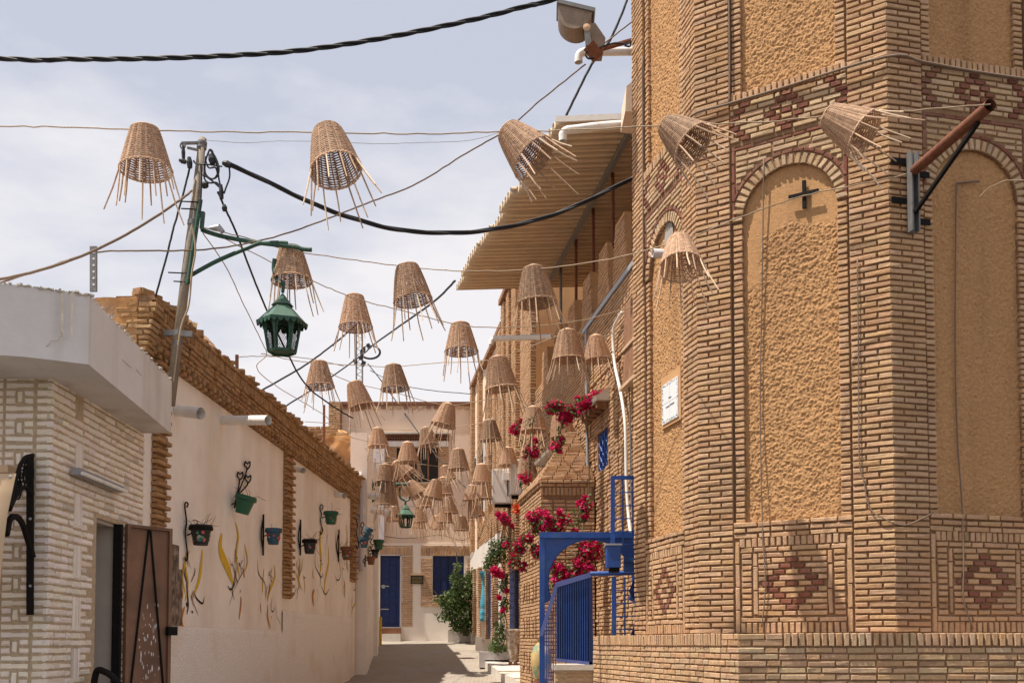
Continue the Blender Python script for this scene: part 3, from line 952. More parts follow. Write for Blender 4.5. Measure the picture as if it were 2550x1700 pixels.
for r_ in range(3):
    n = 26
    for k in range(n):
        u = fu(955) + (fu(1118)-fu(955))*(k+.5)/n
        g.obox(FF, u-.03, u+.03, fz(1100)+r_*.085, fz(1100)+r_*.085+.055, .0, .14+.05*r_)
g.build('tile_cornice', M_BROWNP, far)
g = MB(); g.obox(FF, fu(952), fu(1120), fz(1082)-.02, fz(1082)+.04, .0, .30); g.build('cornice_slab', M_STONE, far)
g = MB(); g.obox(FF, fu(984), fu(1090), fz(1200), fz(1112), -.34, -.25); w_ = g.build('window', M_DARK, far)
for px in (1010, 1037, 1064):
    g = MB(); g.obox(FF, fu(px)-.03, fu(px)+.03, fz(1200), fz(1112), -.25, -.2); g.build('mullion', M_WOOD, w_)
# front door
g = MB(); g.obox(FF, fu(946), fu(998), fz(1560), fz(1383), -.2, -.08); dr = g.build('door', M_BLUED, far)
for k in range(10):
    for s in (0, 1):
        g = MB(); u = fu(963+s*17); z = fz(1400 + k*16.0)
        g.obox(FF, u-.07, u+.07, z-.09, z+.09, -.08, -.055); g.build('door_panel', M_BLUED, dr)
g = MB(); g.obox(FF, fu(946), fu(968), fz(1460), fz(1457), -.06, -.03); g.obox(FF, fu(950), fu(957), fz(1464), fz(1455), -.06, -.02); g.build('bolt', M_GREYC, dr)
g = MB(); g.obox(FF, fu(946), fu(968), fz(1517), fz(1514.5), -.06, -.03); g.build('bolt', M_GREYC, dr)
g = MB(); 
g.obox(FF, fu(998)-.03, fu(1000), fz(1560), fz(1381), -.1, .07); g.obox(FF, fu(944), fu(1000), fz(1383), fz(1380), -.1, .07); g.build('door_frame', M_GREYPL, dr)
# shutters
for s in (0, 1):
    a = 1078 + s*38.5; b = a + 37
    g = MB(); g.obox(FF, fu(a), fu(b), fz(1480), fz(1384), -.16, -.06); sh = g.build('shutter', M_BLUED, far)
    for i in range(2):
        for j, (y0, y1) in enumerate(((1391,1412), (1417,1440), (1445,1474))):
            g = MB(); pa = a+4+i*16; g.obox(FF, fu(pa), fu(pa+13), fz(y1), fz(y0), -.06, -.035); g.build('shutter_panel', M_BLUED, sh)
# steps
g = MB(); g.obox(FF, fu(946), fu(1000), gz, fz(1577), .03, .34); g.build('step', M_STONE, far)
g = MB(); g.obox(FF, fu(948), fu(999), fz(1577)-.02, fz(1563), .03, .2); g.build('step', M_BROWNP, far)
# brick pier on the roof edge
F5 = Face((P(818,1040,35.4).x, 35.4), (P(846,1040,35.4).x, 35.4))
pier = thing('brick_chimney', 'square brick chimney rising at the left end of the end house roof', 'chimney', (F5.o.x, 35.4, 0))
g = MB(); g.obox(F5, 0.01, F5.len-.01, 2.5, P(830,999,35.4).z, -.6, -.012); g.build('core', M_MORTAR, pier)
bx = Bricks(jit=.003); bx.wall(F5, 0, F5.len, 5.6, P(830,999,35.4).z, 0, pitch=.08); bx.build(pier)
# wall sign
sg = thing('wall_sign', 'small black sign with gold lines of writing between door and shutters', 'sign', FF.pt(fu(1038), fz(1452), .06))
g = MB(); g.obox(FF, fu(1023), fu(1054), fz(1453), fz(1432), .06, .10); g.build('board', M_SIGN, sg)
g = MB(); g.obox(FF, fu(1022), fu(1055), fz(1432), fz(1427.5), .06, .13); g.build('top_rail', M_WOODL, sg)
g = MB()
for k in range(5):
    x = 1026.0
    zc = fz(1436.5 + 3.3*k)
    while x < 1051:
        w = rnd.uniform(1.0, 3.2); g.obox(FF, fu(x), fu(min(x+w,1051)), zc-.006, zc+.006, .10, .104); x += w + .7
g.build('lettering', M_GOLD, sg)
# low white planters against the house
pl = thing('white_planter', 'long white planter box under the bush at the street end', 'planter', P(1150,1590,35.2))
g = MB(); a = P(1116,1592,35.3); b = P(1172,1592,35.3); g.hexa([Vector((a.x,35.2,a.z-.1)), Vector((b.x,35.2,a.z-.1)), Vector((b.x,35.9,a.z-.1)), Vector((a.x,35.9,a.z-.1))], [Vector((a.x,35.2,a.z+.34)), Vector((b.x,35.2,a.z+.34)), Vector((b.x,35.9,a.z+.34)), Vector((a.x,35.9,a.z+.34))])
g.build('box', M_WHITE, pl)
g = MB(); g.box(((a.x+b.x)/2, 35.55, a.z+.30), (b.x-a.x-.14, .56, .1)); g.build('soil', M_GROUND, pl)
# yellow post
yp = P(947, 1592, 33.8)
g = MB(); g.box((yp.x, 33.8, yp.z+.30), (.09, .09, .95)); tag(g.build('yellow_post', M_YELLOW), 'short yellow post standing beside the blue street-end door', 'post')
# radio mast
mast = thing('lattice_mast', 'thin grey lattice mast with cable loops beyond the end house roof', 'mast', P(900, 1000, 39))
for px in (888, 903):
    g = MB(); g.tube([P(px,1110,39), P(px-1,805,39)], .035, 6); g.build('leg', M_STEEL, mast)
g = MB()
for k in range(16):
    y = 1060-k*16; g.tube([P(888,y,39), P(903,y-8,39)], .012, 4); g.tube([P(903,y-8,39), P(888,y-16,39)], .012, 4)
g.build('bracing', M_STEEL, mast)
g = MB()
for k in range(3):
    c = P(922, 876, 39); r_ = .33+.02*k
    g.tube([c+Vector((r_*math.cos(t*.3)*1.1, .03*k, r_*.75*math.sin(t*.3))) for t in range(22)], .018, 5)
g.build('cable_loop', M_CABLE, mast)
g = MB()
for px, py in ((905,872),(900,890),(918,862),(905,905),(885,900)):
    c = P(px,py,39); g.box(c, (.14,.1,.2), Matrix.Rotation(rnd.uniform(-.6,.6), 3, 'Y'))
g.build('clamp', M_CABLE, mast)

# ================================================================== LEFT SIDE
def lx(y): return -4.87 + .038*y
Y0L, Y1L = 11.7, 24.9
FL_ = Face((lx(Y0L), Y0L), (lx(Y1L), Y1L))
ZC0, ZC1 = 3.50, 4.14
lw = thing('plaster_wall_house', 'long pale plastered house wall with brick cornice along the left of the street', 'house', (lx(18), 18, ground_z(18)))
LL = FL_.len
def lu(y): return (y-Y0L)/ (FL_.U.y)
g = MB()
def f(s, t):
    u = LL*s; z = -1.8 + (ZC0+.25+1.8)*t
    return FL_.pt(u, z, .003*noise.noise(Vector((u*.9, z*.9, 2))) + .0012*noise.noise(Vector((u*4, z*4, 7))))
g.grid(f, 150, 60)
g.build('wall', M_PLASTER, lw, smooth=True)
g = MB(); g.obox(FL_, 0, LL, -1.8, ZC1-.03, -4.5, -.03); g.obox(FL_, -.02, 0, -1.8, ZC1-.05, -4, -.03); g.build('body', M_ORANGE, lw)
# wainscot, stepping up with the street
for y0, y1, zt in ((11.7, 18.05, .22), (18.05, 24.2, .60)):
    g = MB()
    def f(s, t, y0=y0, y1=y1, zt=zt):
        u = lu(y0+(y1-y0)*s); z = -1.8+(zt+.012*noise.noise(Vector((u*3,0,0)))+1.8)*t
        return FL_.pt(u, z, (.028 if t < .995 else .016) + .004*noise.noise(Vector((u*8,z*8,0))))
    g.grid(f, 120, 40); g.build('wainscot', M_WAINS, lw, smooth=True)
bl = Bricks(jit=.006, e=.012, deep=.25)
WARM = [(.42,.25,.12), (.38,.215,.10), (.45,.28,.145), (.34,.19,.085), (.40,.245,.125)]
def ccourse(z, h, n, lens, joint, off, u0=0.0):
    bl.course(FL_, u0, LL, z, h, n, lens=lens, joint=joint, off=off, pal=WARM, nj=.012)
u = 0.0
while u < LL:
    bl.add(FL_, u+.05, ZC0+.03, .095, .05, .085+rnd.uniform(-.008,.008), clay(WARM))
    bl.add(FL_, u+.15, ZC0+.095, .10, .055, .115+rnd.uniform(-.01,.01), clay(WARM))
    bl.add(FL_, u+.05, ZC0+.095, .085, .05, .06, clay(WARM)); u += .2
ccourse(ZC0+.155, .055, .095, (.24,.12), .014, 0)
ccourse(ZC0+.22, .055, .10, (.12,.12), .014, 0)
ccourse(ZC0+.285, .055, .12, (.24,.12), .014, 1)
ccourse(ZC0+.35, .055, .125, (.12,.24), .014, 0)
ccourse(ZC0+.415, .05, .145, (.24,.12), .014, 0)
bl.soldiers(FL_, 0, LL, ZC0+.445, ZC0+.575, .135, w=.055, joint=.016, pal=WARM)
ccourse(ZC0+.61, .05, .155, (.24,.12), .014, 1)
g = MB(); 
for z0, z1, n in ((ZC0,ZC0+.06,.008),(ZC0+.06,ZC0+.125,.015),(ZC0+.125,ZC0+.25,.075),(ZC0+.25,ZC0+.44,.10),(ZC0+.44,ZC0+.63,.115)):
    g.obox(FL_, 0.002, LL, z0, z1, -.3, n)
g.build('cornice_core', M_MORTAR, lw)
# brick pilasters
for y0, y1, zb_ in ((12.1, 12.48, .9), (18.1, 18.62, .82), (24.2, 24.75, 1.5)):
    z = zb_; i = 0
    while z < ZC0-.02:
        n = .10 if i % 2 else .055
        bl.course(FL_, lu(y0)-(.02 if i % 2 else 0), lu(y1)+(.02 if i % 2 else 0), z+.033, .052, n, off=i % 2, pal=WARM, lens=(.25,.22)); z += .068; i += 1
    g = MB(); g.obox(FL_, lu(y0)+.03, lu(y1)-.03, zb_, ZC0, -.02, .035); g.build('pilaster_core', M_MORTAR, lw)
# brick quoin of the broken near end, and its end wall
FE = Face((lx(Y0L)-2.4, Y0L), (lx(Y0L), Y0L))
for i in range(22):
    z = 2.6+.066*i
    bl.course(FE, FE.len-.16-.06*(i % 3), FE.len+.02+.014*max(0,i-8), z+.033, .052, .03, pal=WARM, off=i % 2)
bl.build(lw)
g = MB()
for k in range(26):                          # loose bricks and stones along the broken top
    t = rnd.uniform(0, 1); q = FL_.pt(lu(11.75+1.9*t), ZC1+.02+.03*rnd.random(), rnd.uniform(-.05,.12))
    g.box(q, (rnd.uniform(.1,.24), rnd.uniform(.1,.2), rnd.uniform(.05,.11)), Matrix.Rotation(rnd.uniform(-.5,.5),3,'X') @ Matrix.Rotation(rnd.uniform(0,3),3,'Z'), clay(WARM))
for k in range(150):
    t = rnd.uniform(0, 1); q = FL_.pt(lu(13+12*t), ZC0+.645, rnd.uniform(.0,.13))
    g.box(q, (rnd.uniform(.08,.24), rnd.uniform(.08,.2), rnd.uniform(.02,.06)), Matrix.Rotation(rnd.uniform(-.15,.15),3,'X') @ Matrix.Rotation(rnd.uniform(0,3),3,'Z'), clay(WARM))
o = g.build('loose_bricks', M_BRICK, lw); o['kind'] = 'stuff'
g = MB()
FEo = Face((lx(Y0L)-2.6, Y0L-.02), (lx(Y0L)-.1, Y0L-.02))
def f(s, t):
    u = FEo.len*s; top = 4.10 + .05*noise.noise(Vector((u*3,1,1))) - .06*(1-s)
    z = 1.6+(top-1.6)*t; return FEo.pt(u, z, .03*noise.noise(Vector((u*3, z*3, 4))))
g.grid(f, 30, 30); g.build('end_render', M_ORANGE, lw, smooth=True)

# ---- painted motifs on the wall (flat brush strokes)
YEL = (.66,.43,.03); BLK = (.03,.026,.022); ORG = (.55,.22,.03); BRN = (.22,.12,.06); LIL = (.42,.30,.24); TEA = (.25,.33,.33)
def stroke(mb, pts, wid, col, lift):
    # pts in photo pixels on the wall, wid in metres along the wall
    ps = smooth_path([Vector((x, y, 0)) for x, y in pts], 8); n = len(ps); Lq = []; Rq = []
    for i, p in enumerate(ps):
        t = i/(n-1); w = wid*math.sin(math.pi*min(1, t*.92+.04))**.8*.5
        u, z = FL_.hit(p.x, p.y)
        a = ps[max(0,i-1)]; b = ps[min(n-1,i+1)]
        ua, za = FL_.hit(a.x,a.y); ub, zb_ = FL_.hit(b.x,b.y)
        d = Vector((ub-ua, zb_-za, 0)); d = d.normalized() if d.length > 1e-6 else Vector((0,1,0))
        Lq.append(FL_.pt(u-d.y*w, z+d.x*w, lift)); Rq.append(FL_.pt(u+d.y*w, z-d.x*w, lift))
    for i in range(n-1): mb.quad(Lq[i], Rq[i], Rq[i+1], Lq[i+1], col)
motifs = [(475,1360,1545,1.0), (585,1310,1515,1.0), (672,1385,1545,.9), (742,1385,1500,.75), (802,1310,1495,.9), (852,1315,1480,.7), (876,1470,1535,.3), (893,1380,1500,.5)]
for mi, (cx, y0, y1, sc_) in enumerate(motifs):
    g = MB(); H_ = y1-y0; W_ = 26*sc_
    li = .007
    r2 = random.Random(40+mi)
    def S(pts, w, c):
        global li
        li += .0003; stroke(g, [(cx+a*W_, y0+b*H_) for a, b in pts], w*sc_*.44, c, li)
    fl = 1 if mi % 2 else -1
    S0 = S
    def S(pts, w, c):
        if r2.random() < .22: return
        ox, oy = r2.uniform(-.35,.35), r2.uniform(-.16,.16); k = r2.uniform(.6,1.3)
        S0([(a*k+ox+r2.uniform(-.12,.12), b+oy+r2.uniform(-.03,.03)) for a, b in pts], w*r2.uniform(.5,1.4)*(.6 if c is BLK else 1.0), c)
    S([(-.9*fl,.18),(-1.0*fl,.40),(-.45*fl,.62),(-.1*fl,.78)], .34, YEL)
    S([(.30*fl,.05),(.45*fl,.25),(.25*fl,.5),(.55*fl,.72)], .26, YEL)
    S([(.75*fl,.30),(.9*fl,.5),(.8*fl,.68)], .12, YEL)
    S([(.9*fl,.15),(.85*fl,.38),(.35*fl,.55),(.2*fl,.66)], .10, BLK)
    S([(-.8*fl,.72),(-.6*fl,.80),(-.25*fl,.78),(.0,.66)], .10, BLK)
    S([(.1*fl,.42),(.25*fl,.55),(.0,.70),(.1*fl,.86)], .13, BLK)
    S([(-.9*fl,1.0),(-.5*fl,.9),(-.1*fl,.70)], .05, BLK)
    S([(.5*fl,.74),(.62*fl,.86),(.45*fl,1.0)], .24, ORG)
    S([(1.0*fl,.60),(1.05*fl,.66),(1.0*fl,.72)], .10, ORG)
    for k in range(9):
        a = r2.uniform(-.5,.5); b = r2.uniform(.0,.75)
        S([(a,b),(a+r2.uniform(-.12,.12),b+.09),(a+r2.uniform(-.2,.2),b+.2)], r2.uniform(.03,.09), r2.choice([BRN,LIL,BRN,LIL,YEL]))
    for k in range(5):
        a = r2.uniform(-.4,.5); b = r2.uniform(.35,.9)
        S([(a,b),(a+.05,b+.02),(a+.1,b+.035)], r2.uniform(.06,.14), BLK)
    g.build('painted_motif', M_PAINT, lw)['kind'] = 'stuff'

# ---- tall white block beyond the cornice wall
FT = Face((-3.66, 25.0), (-4.55, 34.0))
tb_ = thing('white_block_house', 'tall pale wall continuing the left side up to the blue door', 'house', (-4.6, 30, ground_z(30)))
ztb = P(900, 1081, 25.2).z
g = MB(); g.obox(FT, 0, FT.len, -1.3, ztb, -.42, 0); g.build('wall', M_PALE, tb_)
g = MB(); g.obox(FT, 4.0, 4.9, -1.3, ztb+.02, 0, .14); g.build('pilaster', M_PALE, tb_)
g = MB(); g.obox(FT, .05, FT.len-.1, -1.3, 1.25, 0, .025); g.build('wainscot', M_WAINS, tb_)
# old mud render ruin rising behind the cornice
ru = thing('ruined_wall', 'crumbling orange-brown rendered wall rising behind the brick cornice', 'wall', P(820,1160,27))
g = MB()
def f(s, t):
    px = 762+122*s
    top = 1070 + (10*noise.noise(Vector((s*4,0,0)))) + (30*max(0,s-.85)/.15)
    py = 1230+(top-1230)*t
    q = P(px, py, 27.0); q.y += .15*noise.noise(Vector((px*.03,py*.03,0))); return q
g.grid(f, 24, 20)
o = g.build('render', M_ORANGE, ru, smooth=True); md = o.modifiers.new('t','SOLIDIFY'); md.thickness = .5; md.offset = -1
FRu = Face((P(760,1075,26.7).x,26.7), (P(868,1075,26.7).x,26.7)); bru = Bricks(jit=.008)
for k in range(3): bru.course(FRu, .0, FRu.len*(1 if k == 0 else .75), P(800,1080,26.7).z+.085*k, .07, 0, pal=WARM, off=k)
bru.build(ru)
# brick dome behind the wall
dm = P(470, 868, 17.5); rd = 1.05
dome = thing('brick_dome', 'weathered brick dome peeking over the left cornice behind the pole', 'dome', (dm.x-.5, 17.5, 3.4))
g = MB(); prof = [(rd*math.cos(a)*(1-.012*((k % 2))), rd*1.05*math.sin(a)) for k, a in enumerate([math.pi/2*i/26 for i in range(27)])]
g.lathe(prof, (dm.x-.5+.15, 17.5, P(470,880,17.5).z-.55), 40); g.build('shell', mat('dome_brick', (.40,.24,.13), .95, .25, 12, .5, 30), dome)
g = MB(); g.box((dm.x-.35, 17.5, 4.05), (2.4, 2.4, .9)); g.build('base', M_ORANGE, dome)

# ---- white corner house with painted brick and canopy slab
wh = thing('white_brick_house', 'white-painted brick corner house with heavy white canopy slab at left', 'house', (-4.4, 9.4, ground_z(9)))
C0 = (-3.87, 8.3); C1 = (-3.92, 10.55)
FWF = Face((-7.2, 8.3), C0); FWS = Face(C0, C1)
ZW = 2.22
du0, dz1 = FWS.hit(244, 1288); du1, _ = FWS.hit(300, 1300)
dh = [(du0, du1, -1.8, dz1)]
g = MB(); wall_holes(g, FWS, 0.01, FWS.len, -1.8, ZW, -.3, -.012, dh); wall_holes(g, FWF, 0, FWF.len-.02, -1.8, ZW, -.3, -.012, [])
g.build('wall', M_WMORT, wh)
g = MB(); g.obox(FWS, 0.3, FWS.len, -1.8, ZW, -2.6, -2.4); g.obox(FWS, FWS.len-.3, FWS.len, -1.8, ZW, -3, -.31); g.obox(FWS, .2, FWS.len, 1.9, 2.0, -2.6, -.31); g.obox(FWS, .5, FWS.len-.3, -1.8, 1.9, -.62, -.55); g.build('interior', M_DOORIN, wh)
bw = Bricks(jit=.004, e=.012, deep=.04)
pw = .0655; Lw = FWS.len
z = -1.8; i = 0
def dmask(u, z, w): return du0-w/2-.01 < u < du1+w/2+.02 and z < dz1+.02
while z < ZW-.02:
    zc = z+pw/2; h = pw-.017
    # three strips of upright bricks interrupt the courses
    strip = (.50, .66); cyc = (z*1.0 + 10) % .46
    kw = dict(lens=(.12,.12,.24), joint=.012, pal=WHITES, mask=dmask, off=i % 3)
    bw.course(FWS, 0, strip[0]-.012, zc, h, 0.0, **kw)
    bw.course(FWS, strip[1]+.012, Lw, zc, h, 0.0, **kw)
    if cyc > .30:
        bw.course(FWS, *strip, zc, h, 0.0, lens=(.2,), joint=.012, pal=WHITES)
    z += pw; i += 1
z = -1.25
while z < ZW-.25:
    cyc = (z + 10) % .46
    if cyc < .02 or cyc > .455:
        pass
    z += .01
z = -1.25 - ((-1.25+10) % .46)
while z < ZW:
    for k in range(4):
        if z+.30 < ZW and z > -1.2: bw.add(FWS, .50+.02+.04*k, z+.15, .030, .285, .004, clay(WHITES))
    z += .46
# upright bricks over the doorway
# front: basket pattern of stretchers and uprights
z = -1.8; i = 0
while z < ZW-.02:
    zc = z+pw/2; h = pw-.02; ph = i % 4
    x = FWF.len
    bw.add(FWF, x-.065, zc, .13, h, 0.0, clay(WHITES)); x -= .155
    while x > .3:
        if ph < 2:
            bw.add(FWF, x-.12, zc, .235, h, 0.0, clay(WHITES))
        else:
            bw.add(FWF, x-.042, zc, .078, h, 0.0, clay(WHITES)); bw.add(FWF, x-.198, zc, .078, h, 0.0, clay(WHITES))
            if ph == 2: bw.add(FWF, x-.12, zc+pw/2, .05, h+pw-.012, 0.0, clay(WHITES))
        x -= .26
    z += pw; i += 1
bw.build(wh, M_WBRICK)
# canopy slab, its front bowed, torn membrane along the top edge
cz0 = ZW
sa = at_z(-240, 868, cz0); sb = at_z(60, 878+10, cz0); sc2 = at_z(220, 907, cz0); sd = at_z(426, 1078, cz0)
low = [Vector((-6.5, sa.y+.2, 0)), Vector((sa.x, sa.y, 0)), Vector((sb.x, sb.y, 0)), Vector((sc2.x, sc2.y, 0)), Vector((sd.x, sd.y, 0)), Vector((-4.9, sd.y+.05, 0)), Vector((-6.5, sd.y+.05, 0))]
g = MB()
n = len(low)
g.poly([p+Vector((0,0,cz0)) for p in reversed(low)])
zt_ = cz0+.56
g.poly([p+Vector((0,0,zt_)) for p in low])
for k in range(n):
    a, b = low[k], low[(k+1) % n]
    nn = 12
    for j in range(nn):
        p, q = a.lerp(b, j/nn), a.lerp(b, (j+1)/nn)
        g.quad(p+Vector((0,0,cz0)), q+Vector((0,0,cz0)), q+Vector((0,0,zt_)), p+Vector((0,0,zt_)))
cs = g.build('canopy_slab', M_WHITE, wh)
g = MB()
for pts in ([(0,838),(12,860),(30,872),(58,875),(80,866),(92,858)], [(108,866),(122,858),(128,848),(142,849),(150,838),(158,832)], [(305,895),(318,908),(328,915)], [(340,920),(352,935)]):
    g.tube([P(x, y, at_z(x, 895 if x < 220 else 900, cz0).y-.006 if x < 220 else P(x,y,8.9).y-.0) for x, y in pts] if pts[0][0] < 220 else [Face((sc2.x,sc2.y),(sd.x,sd.y)).at(x, y, .003) for x, y in pts], .0022, 4)
g.build('crack', M_WMORT, cs)
g = MB()
for k in range(1, 5):
    a, b = low[k-1], low[k]
    for j in range(60):
        p = a.lerp(b, rnd.random()) + Vector((rnd.uniform(-.03,.01), rnd.uniform(-.01,.03), zt_+rnd.uniform(-.008,.008)))
        g.box(p, (rnd.uniform(.01,.05), rnd.uniform(.01,.03), rnd.uniform(.004,.016)), Matrix.Rotation(rnd.uniform(-.4,.4),3,'X') @ Matrix.Rotation(rnd.uniform(0,3),3,'Z'))
o = g.build('torn_membrane', M_STONE, cs); o['kind'] = 'stuff'
for px in (90, 157, 181):                     # rust streaks run down the slab face
    a = at_z(px, 895, cz0); t = 0
    q0 = P(px, 730, a.y-.004); q1 = P(px, 855 if px == 90 else 840, a.y-.004)
    g = MB()
    w_ = .022 if px == 90 else .010
    for j in range(10):
        pa = q0.lerp(q1, j/10); pb = q0.lerp(q1, (j+1)/10)
        wa = w_*(.8+.3*noise.noise(Vector((j*.7,px,0)))); 
        yy = -.012
        g.quad(pa+Vector((-wa,yy,0)), pa+Vector((wa,yy,0)), pb+Vector((wa,yy,0)), pb+Vector((-wa,yy,0)))
    g.build('stain', mat('rust_stain_%d' % px, (.50,.42,.33) if px != 90 else (.44,.35,.26), .9, .25, 20), cs)
# doorway: jamb, open metal door leaf with bracing
g = MB(); g.obox(FWS, du1-.05, du1, -1.7, dz1, -.05, .03); g.build('door_frame', M_IRON, wh)
g = MB(); g.obox(FWS, du1-.014, du1+.02, -1.7, dz1, -.55, -.052); g.obox(FWS, du0, du1, dz1-.03, dz1, -.3, -.05); g.build('door_jamb', M_DOORIN, wh)
hinge = FWS.pt(du1+.10, 0, .02); tip = P(423, 1500, 10.42); tip.z = 0
FD = Face((hinge.x, hinge.y), (tip.x, tip.y))
dzt = P(313, 1304, hinge.y).z
g = MB(); g.obox(FD, 0, FD.len, -1.26, dzt, -.02, .0); dl = g.build('door', M_BROWN, wh)
g = MB()
for a, b in ((0,.035), (FD.len-.035, FD.len)): g.obox(FD, a, b, -1.26, dzt, .0, .03)
g.obox(FD, .035, FD.len-.035, dzt-.03, dzt, .0, .03); g.obox(FD, .035, FD.len-.035, -.62, -.585, .0, .02)
g.build('door_frame', M_BROWN, dl)
g = MB()
for e in (.06, FD.len-.06): g.beam(FD.pt(FD.len*.5 + (.01 if e > .2 else -.01), dzt-.04, .012), FD.pt(e, -.56, .012), .015, .016, up=FD.N)
g.build('brace', M_IRON, dl)
g = MB()
for k in range(46):
    u = FD.len*.5+rnd.gauss(0,.07); z = rnd.uniform(-.45,.42)
    w_ = rnd.uniform(.004,.012); h = rnd.uniform(.006,.045)
    g.poly([FD.pt(u+w_*math.cos(a)*rnd.uniform(.6,1), z+h*math.sin(a)*rnd.uniform(.6,1), .002) for a in [k2*math.pi/3 for k2 in range(6)]])
g.build('paint_splatter', M_WHITE, dl)['kind'] = 'stuff'
g = MB(); g.obox(FD, FD.len-.06, FD.len+.05, .08, .17, .02, .07); g.tube([FD.pt(FD.len-.12,-.60,.04), FD.pt(FD.len+.05,-.60,.04)], .012, 6); g.tube([FD.pt(FD.len-.05,-.6,.05), FD.pt(FD.len-.02,-.75,.06), FD.pt(FD.len-.06,-.95,.05)], .008, 5); g.build('latch', M_IRON, dl)
# dark bent rail in the doorway
g = MB(); a = P(238,1668,9.0); g.tube(smooth_path([P(230,1740,9.05), P(240,1672,9.05), P(262,1672,9.0), P(285,1688,9.0), P(305,1715,9.0)]), .03, 8)
tag(g.build('bent_rail', M_IRON, smooth=True), 'dark bent metal rail standing in the left doorway', 'rail')
# striped old boards hung on the plaster wall
for (a, b, c, d) in ((424,442,1418,1556), (424,433,1358,1414)):
    u0, z0 = FL_.hit(a-12, d); u1, z1 = FL_.hit(b, c)
    g = MB(); g.obox(FL_, u0, u1, z0, z1, .03, .07)
    tag(g.build('old_board', mat('grained_board_%d' % c, (.12,.09,.07), .9, .45, 14, .3, 50, col2=(.30,.23,.18), c2scale=9)), 'large dark grained board leaning on the wall behind the brown door' if c > 1400 else 'small dark board above the larger one behind the brown door', 'board')
# meter box, tube lamp
u0, z0 = FWS.hit(330, 1146)
g = MB(); q = P(341,1122,10.75); g.box(q, (.10,.12,.19)); tag(g.build('meter_box', M_GREYC), 'grey meter box at the far corner of the white brick house', 'box')
tl = thing('tube_lamp', 'slim white tube lamp fixed on the white brick side wall', 'lamp', FWS.at(250, 1190, .05))
a = FWS.at(188,1172,.06); b = FWS.at(300,1222,.06)
b.z = a.z
g = MB(); g.beam(a, b, .07, .06); g.build('batten', M_GREYC, tl)
g = MB(); g.tube([a+FWS.N*.06-Vector((0,0,.02)), b+FWS.N*.06-Vector((0,0,.02))], .018, 8); g.build('tube', M_PVC, tl)
# iron awning bracket with tan sheet on the front of the house
aw = thing('small_awning', 'tan curved awning sheet on black iron scroll bracket at the left edge', 'awning', FWF.at(75, 1500, 0))
YB = 8.26
def Q(px, py, y=YB): return P(px, py, y)
g = MB(); g.beam(Q(75,1135), Q(75,1530), .055, .02, up=(0,1,0)); g.build('upright', M_IRON, aw)
def curve3(pts, y0, y1):
    n = len(pts); return smooth_path([P(x, y, y0+(y1-y0)*i/(n-1)) for i, (x, y) in enumerate(pts)])
g = MB(); g.tube(curve3([(82,1133),(62,1140),(48,1165),(38,1200),(28,1245),(24,1262)], 8.25, 7.6), .018, 6); g.build('outer_bow', M_IRON, aw)
g = MB(); g.tube(curve3([(80,1228),(62,1213),(48,1222),(34,1245),(24,1268)], 8.25, 7.65), .02, 6); g.build('middle_bow', M_IRON, aw)
g = MB(); g.tube(curve3([(82,1385),(68,1340),(55,1302),(40,1286),(25,1292),(16,1330)], 8.25, 7.6), .026, 6); g.build('lower_bow', M_IRON, aw)
g = MB()
for cx, cy, r_ in ((54,1182,.05), (71,1180,.055), (44,1215,.04)):
    c = P(cx, cy, 8.1)
    g.tube([c+Vector((r_*(1-t/34)*.55*math.cos(t*.5), 0, r_*1.7*(1-t/34)*math.sin(t*.5))) for t in range(30)], .007, 5)
    g.tube([c+Vector((r_*.75*math.cos(t*.35), 0, r_*2.3*math.sin(t*.35))) for t in range(19)], .007, 5)
g.build('scroll', M_IRON, aw)
g = MB()
def f(s, t):
    pts = [(40,1178), (30,1225), (18,1280), (10,1345), (2,1430), (-6,1520)]
    x, y = pts[min(int(t*5),4)]; x2, y2 = pts[min(int(t*5),4)+1]; k = t*5-min(int(t*5),4)
    q = P(x+(x2-x)*k, y+(y2-y)*k, 7.62-.25*math.sin(t*1.5)); return q + Vector((-1.5*s, 0, 0))
g.grid(f, 4, 30); o = g.build('sheet', M_TAN, aw, smooth=True); md = o.modifiers.new('t','SOLIDIFY'); md.thickness = .004
g = MB()
for x, y in ((29,1187),(14,1237),(5,1292)): g.lathe([(0,.006),(.012,.004),(.016,0)], P(x-3, y, 7.55 if y < 1250 else 7.5), 8, axis=Matrix.Rotation(math.pi/2,3,'X'))
for x, y in ((75,1291),(75,1458)): g.lathe([(0,.006),(.010,.004),(.013,0)], P(x, y, 8.24), 8, axis=Matrix.Rotation(math.pi/2,3,'X'))
g.build('rivet', M_GREYC, aw)
g = MB(); g.beam(FWF.at(-30,1174,.04), FWF.at(42,1174,.04), .3, .06); g.build('head_board', M_TAN, aw)

# ---- water spouts
def spout(px0, py0, px1, py1, y0, y1, r, label, group='white spouts on the left wall', m=M_PVC):
    g = MB(); a = P(px0,py0,y0); b = P(px1,py1,y1)
    g.tube([a, b], r, 14, caps=False); g.tube([b, a], r*.86, 14, caps=False)
    tag(g.build('water_spout', m, smooth=True), label, 'spout', group)
spout(424,1020,500,1029,12.9,12.6,.075,'white spout nearest the canopy slab, half behind it')
spout(543,1046,668,1046,14.7,14.1,.07,'long white spout in the middle of the cornice wall')
spout(733,1168,756,1171,18.9,18.7,.055,'short white spout just past the second brick pilaster')
spout(820,1228,858,1234,22.6,22.3,.065,'short white spout between the pilasters near the hanging green pot')
spout(882,1228,952,1239,25.4,25.2,.085,'upper white spout sticking out past the last pilaster')
spout(896,1265,972,1277,27.0,26.8,.085,'lower white spout sticking out past the last pilaster')
wire('hose', [P(868,1170,24.95), P(882,1185,24.9), P(886,1215,24.9), P(884,1260,24.9), P(872,1285,24.9)], .05, M_PVC, 'pale drain hose bending down at the end of the cornice', 'pipe')
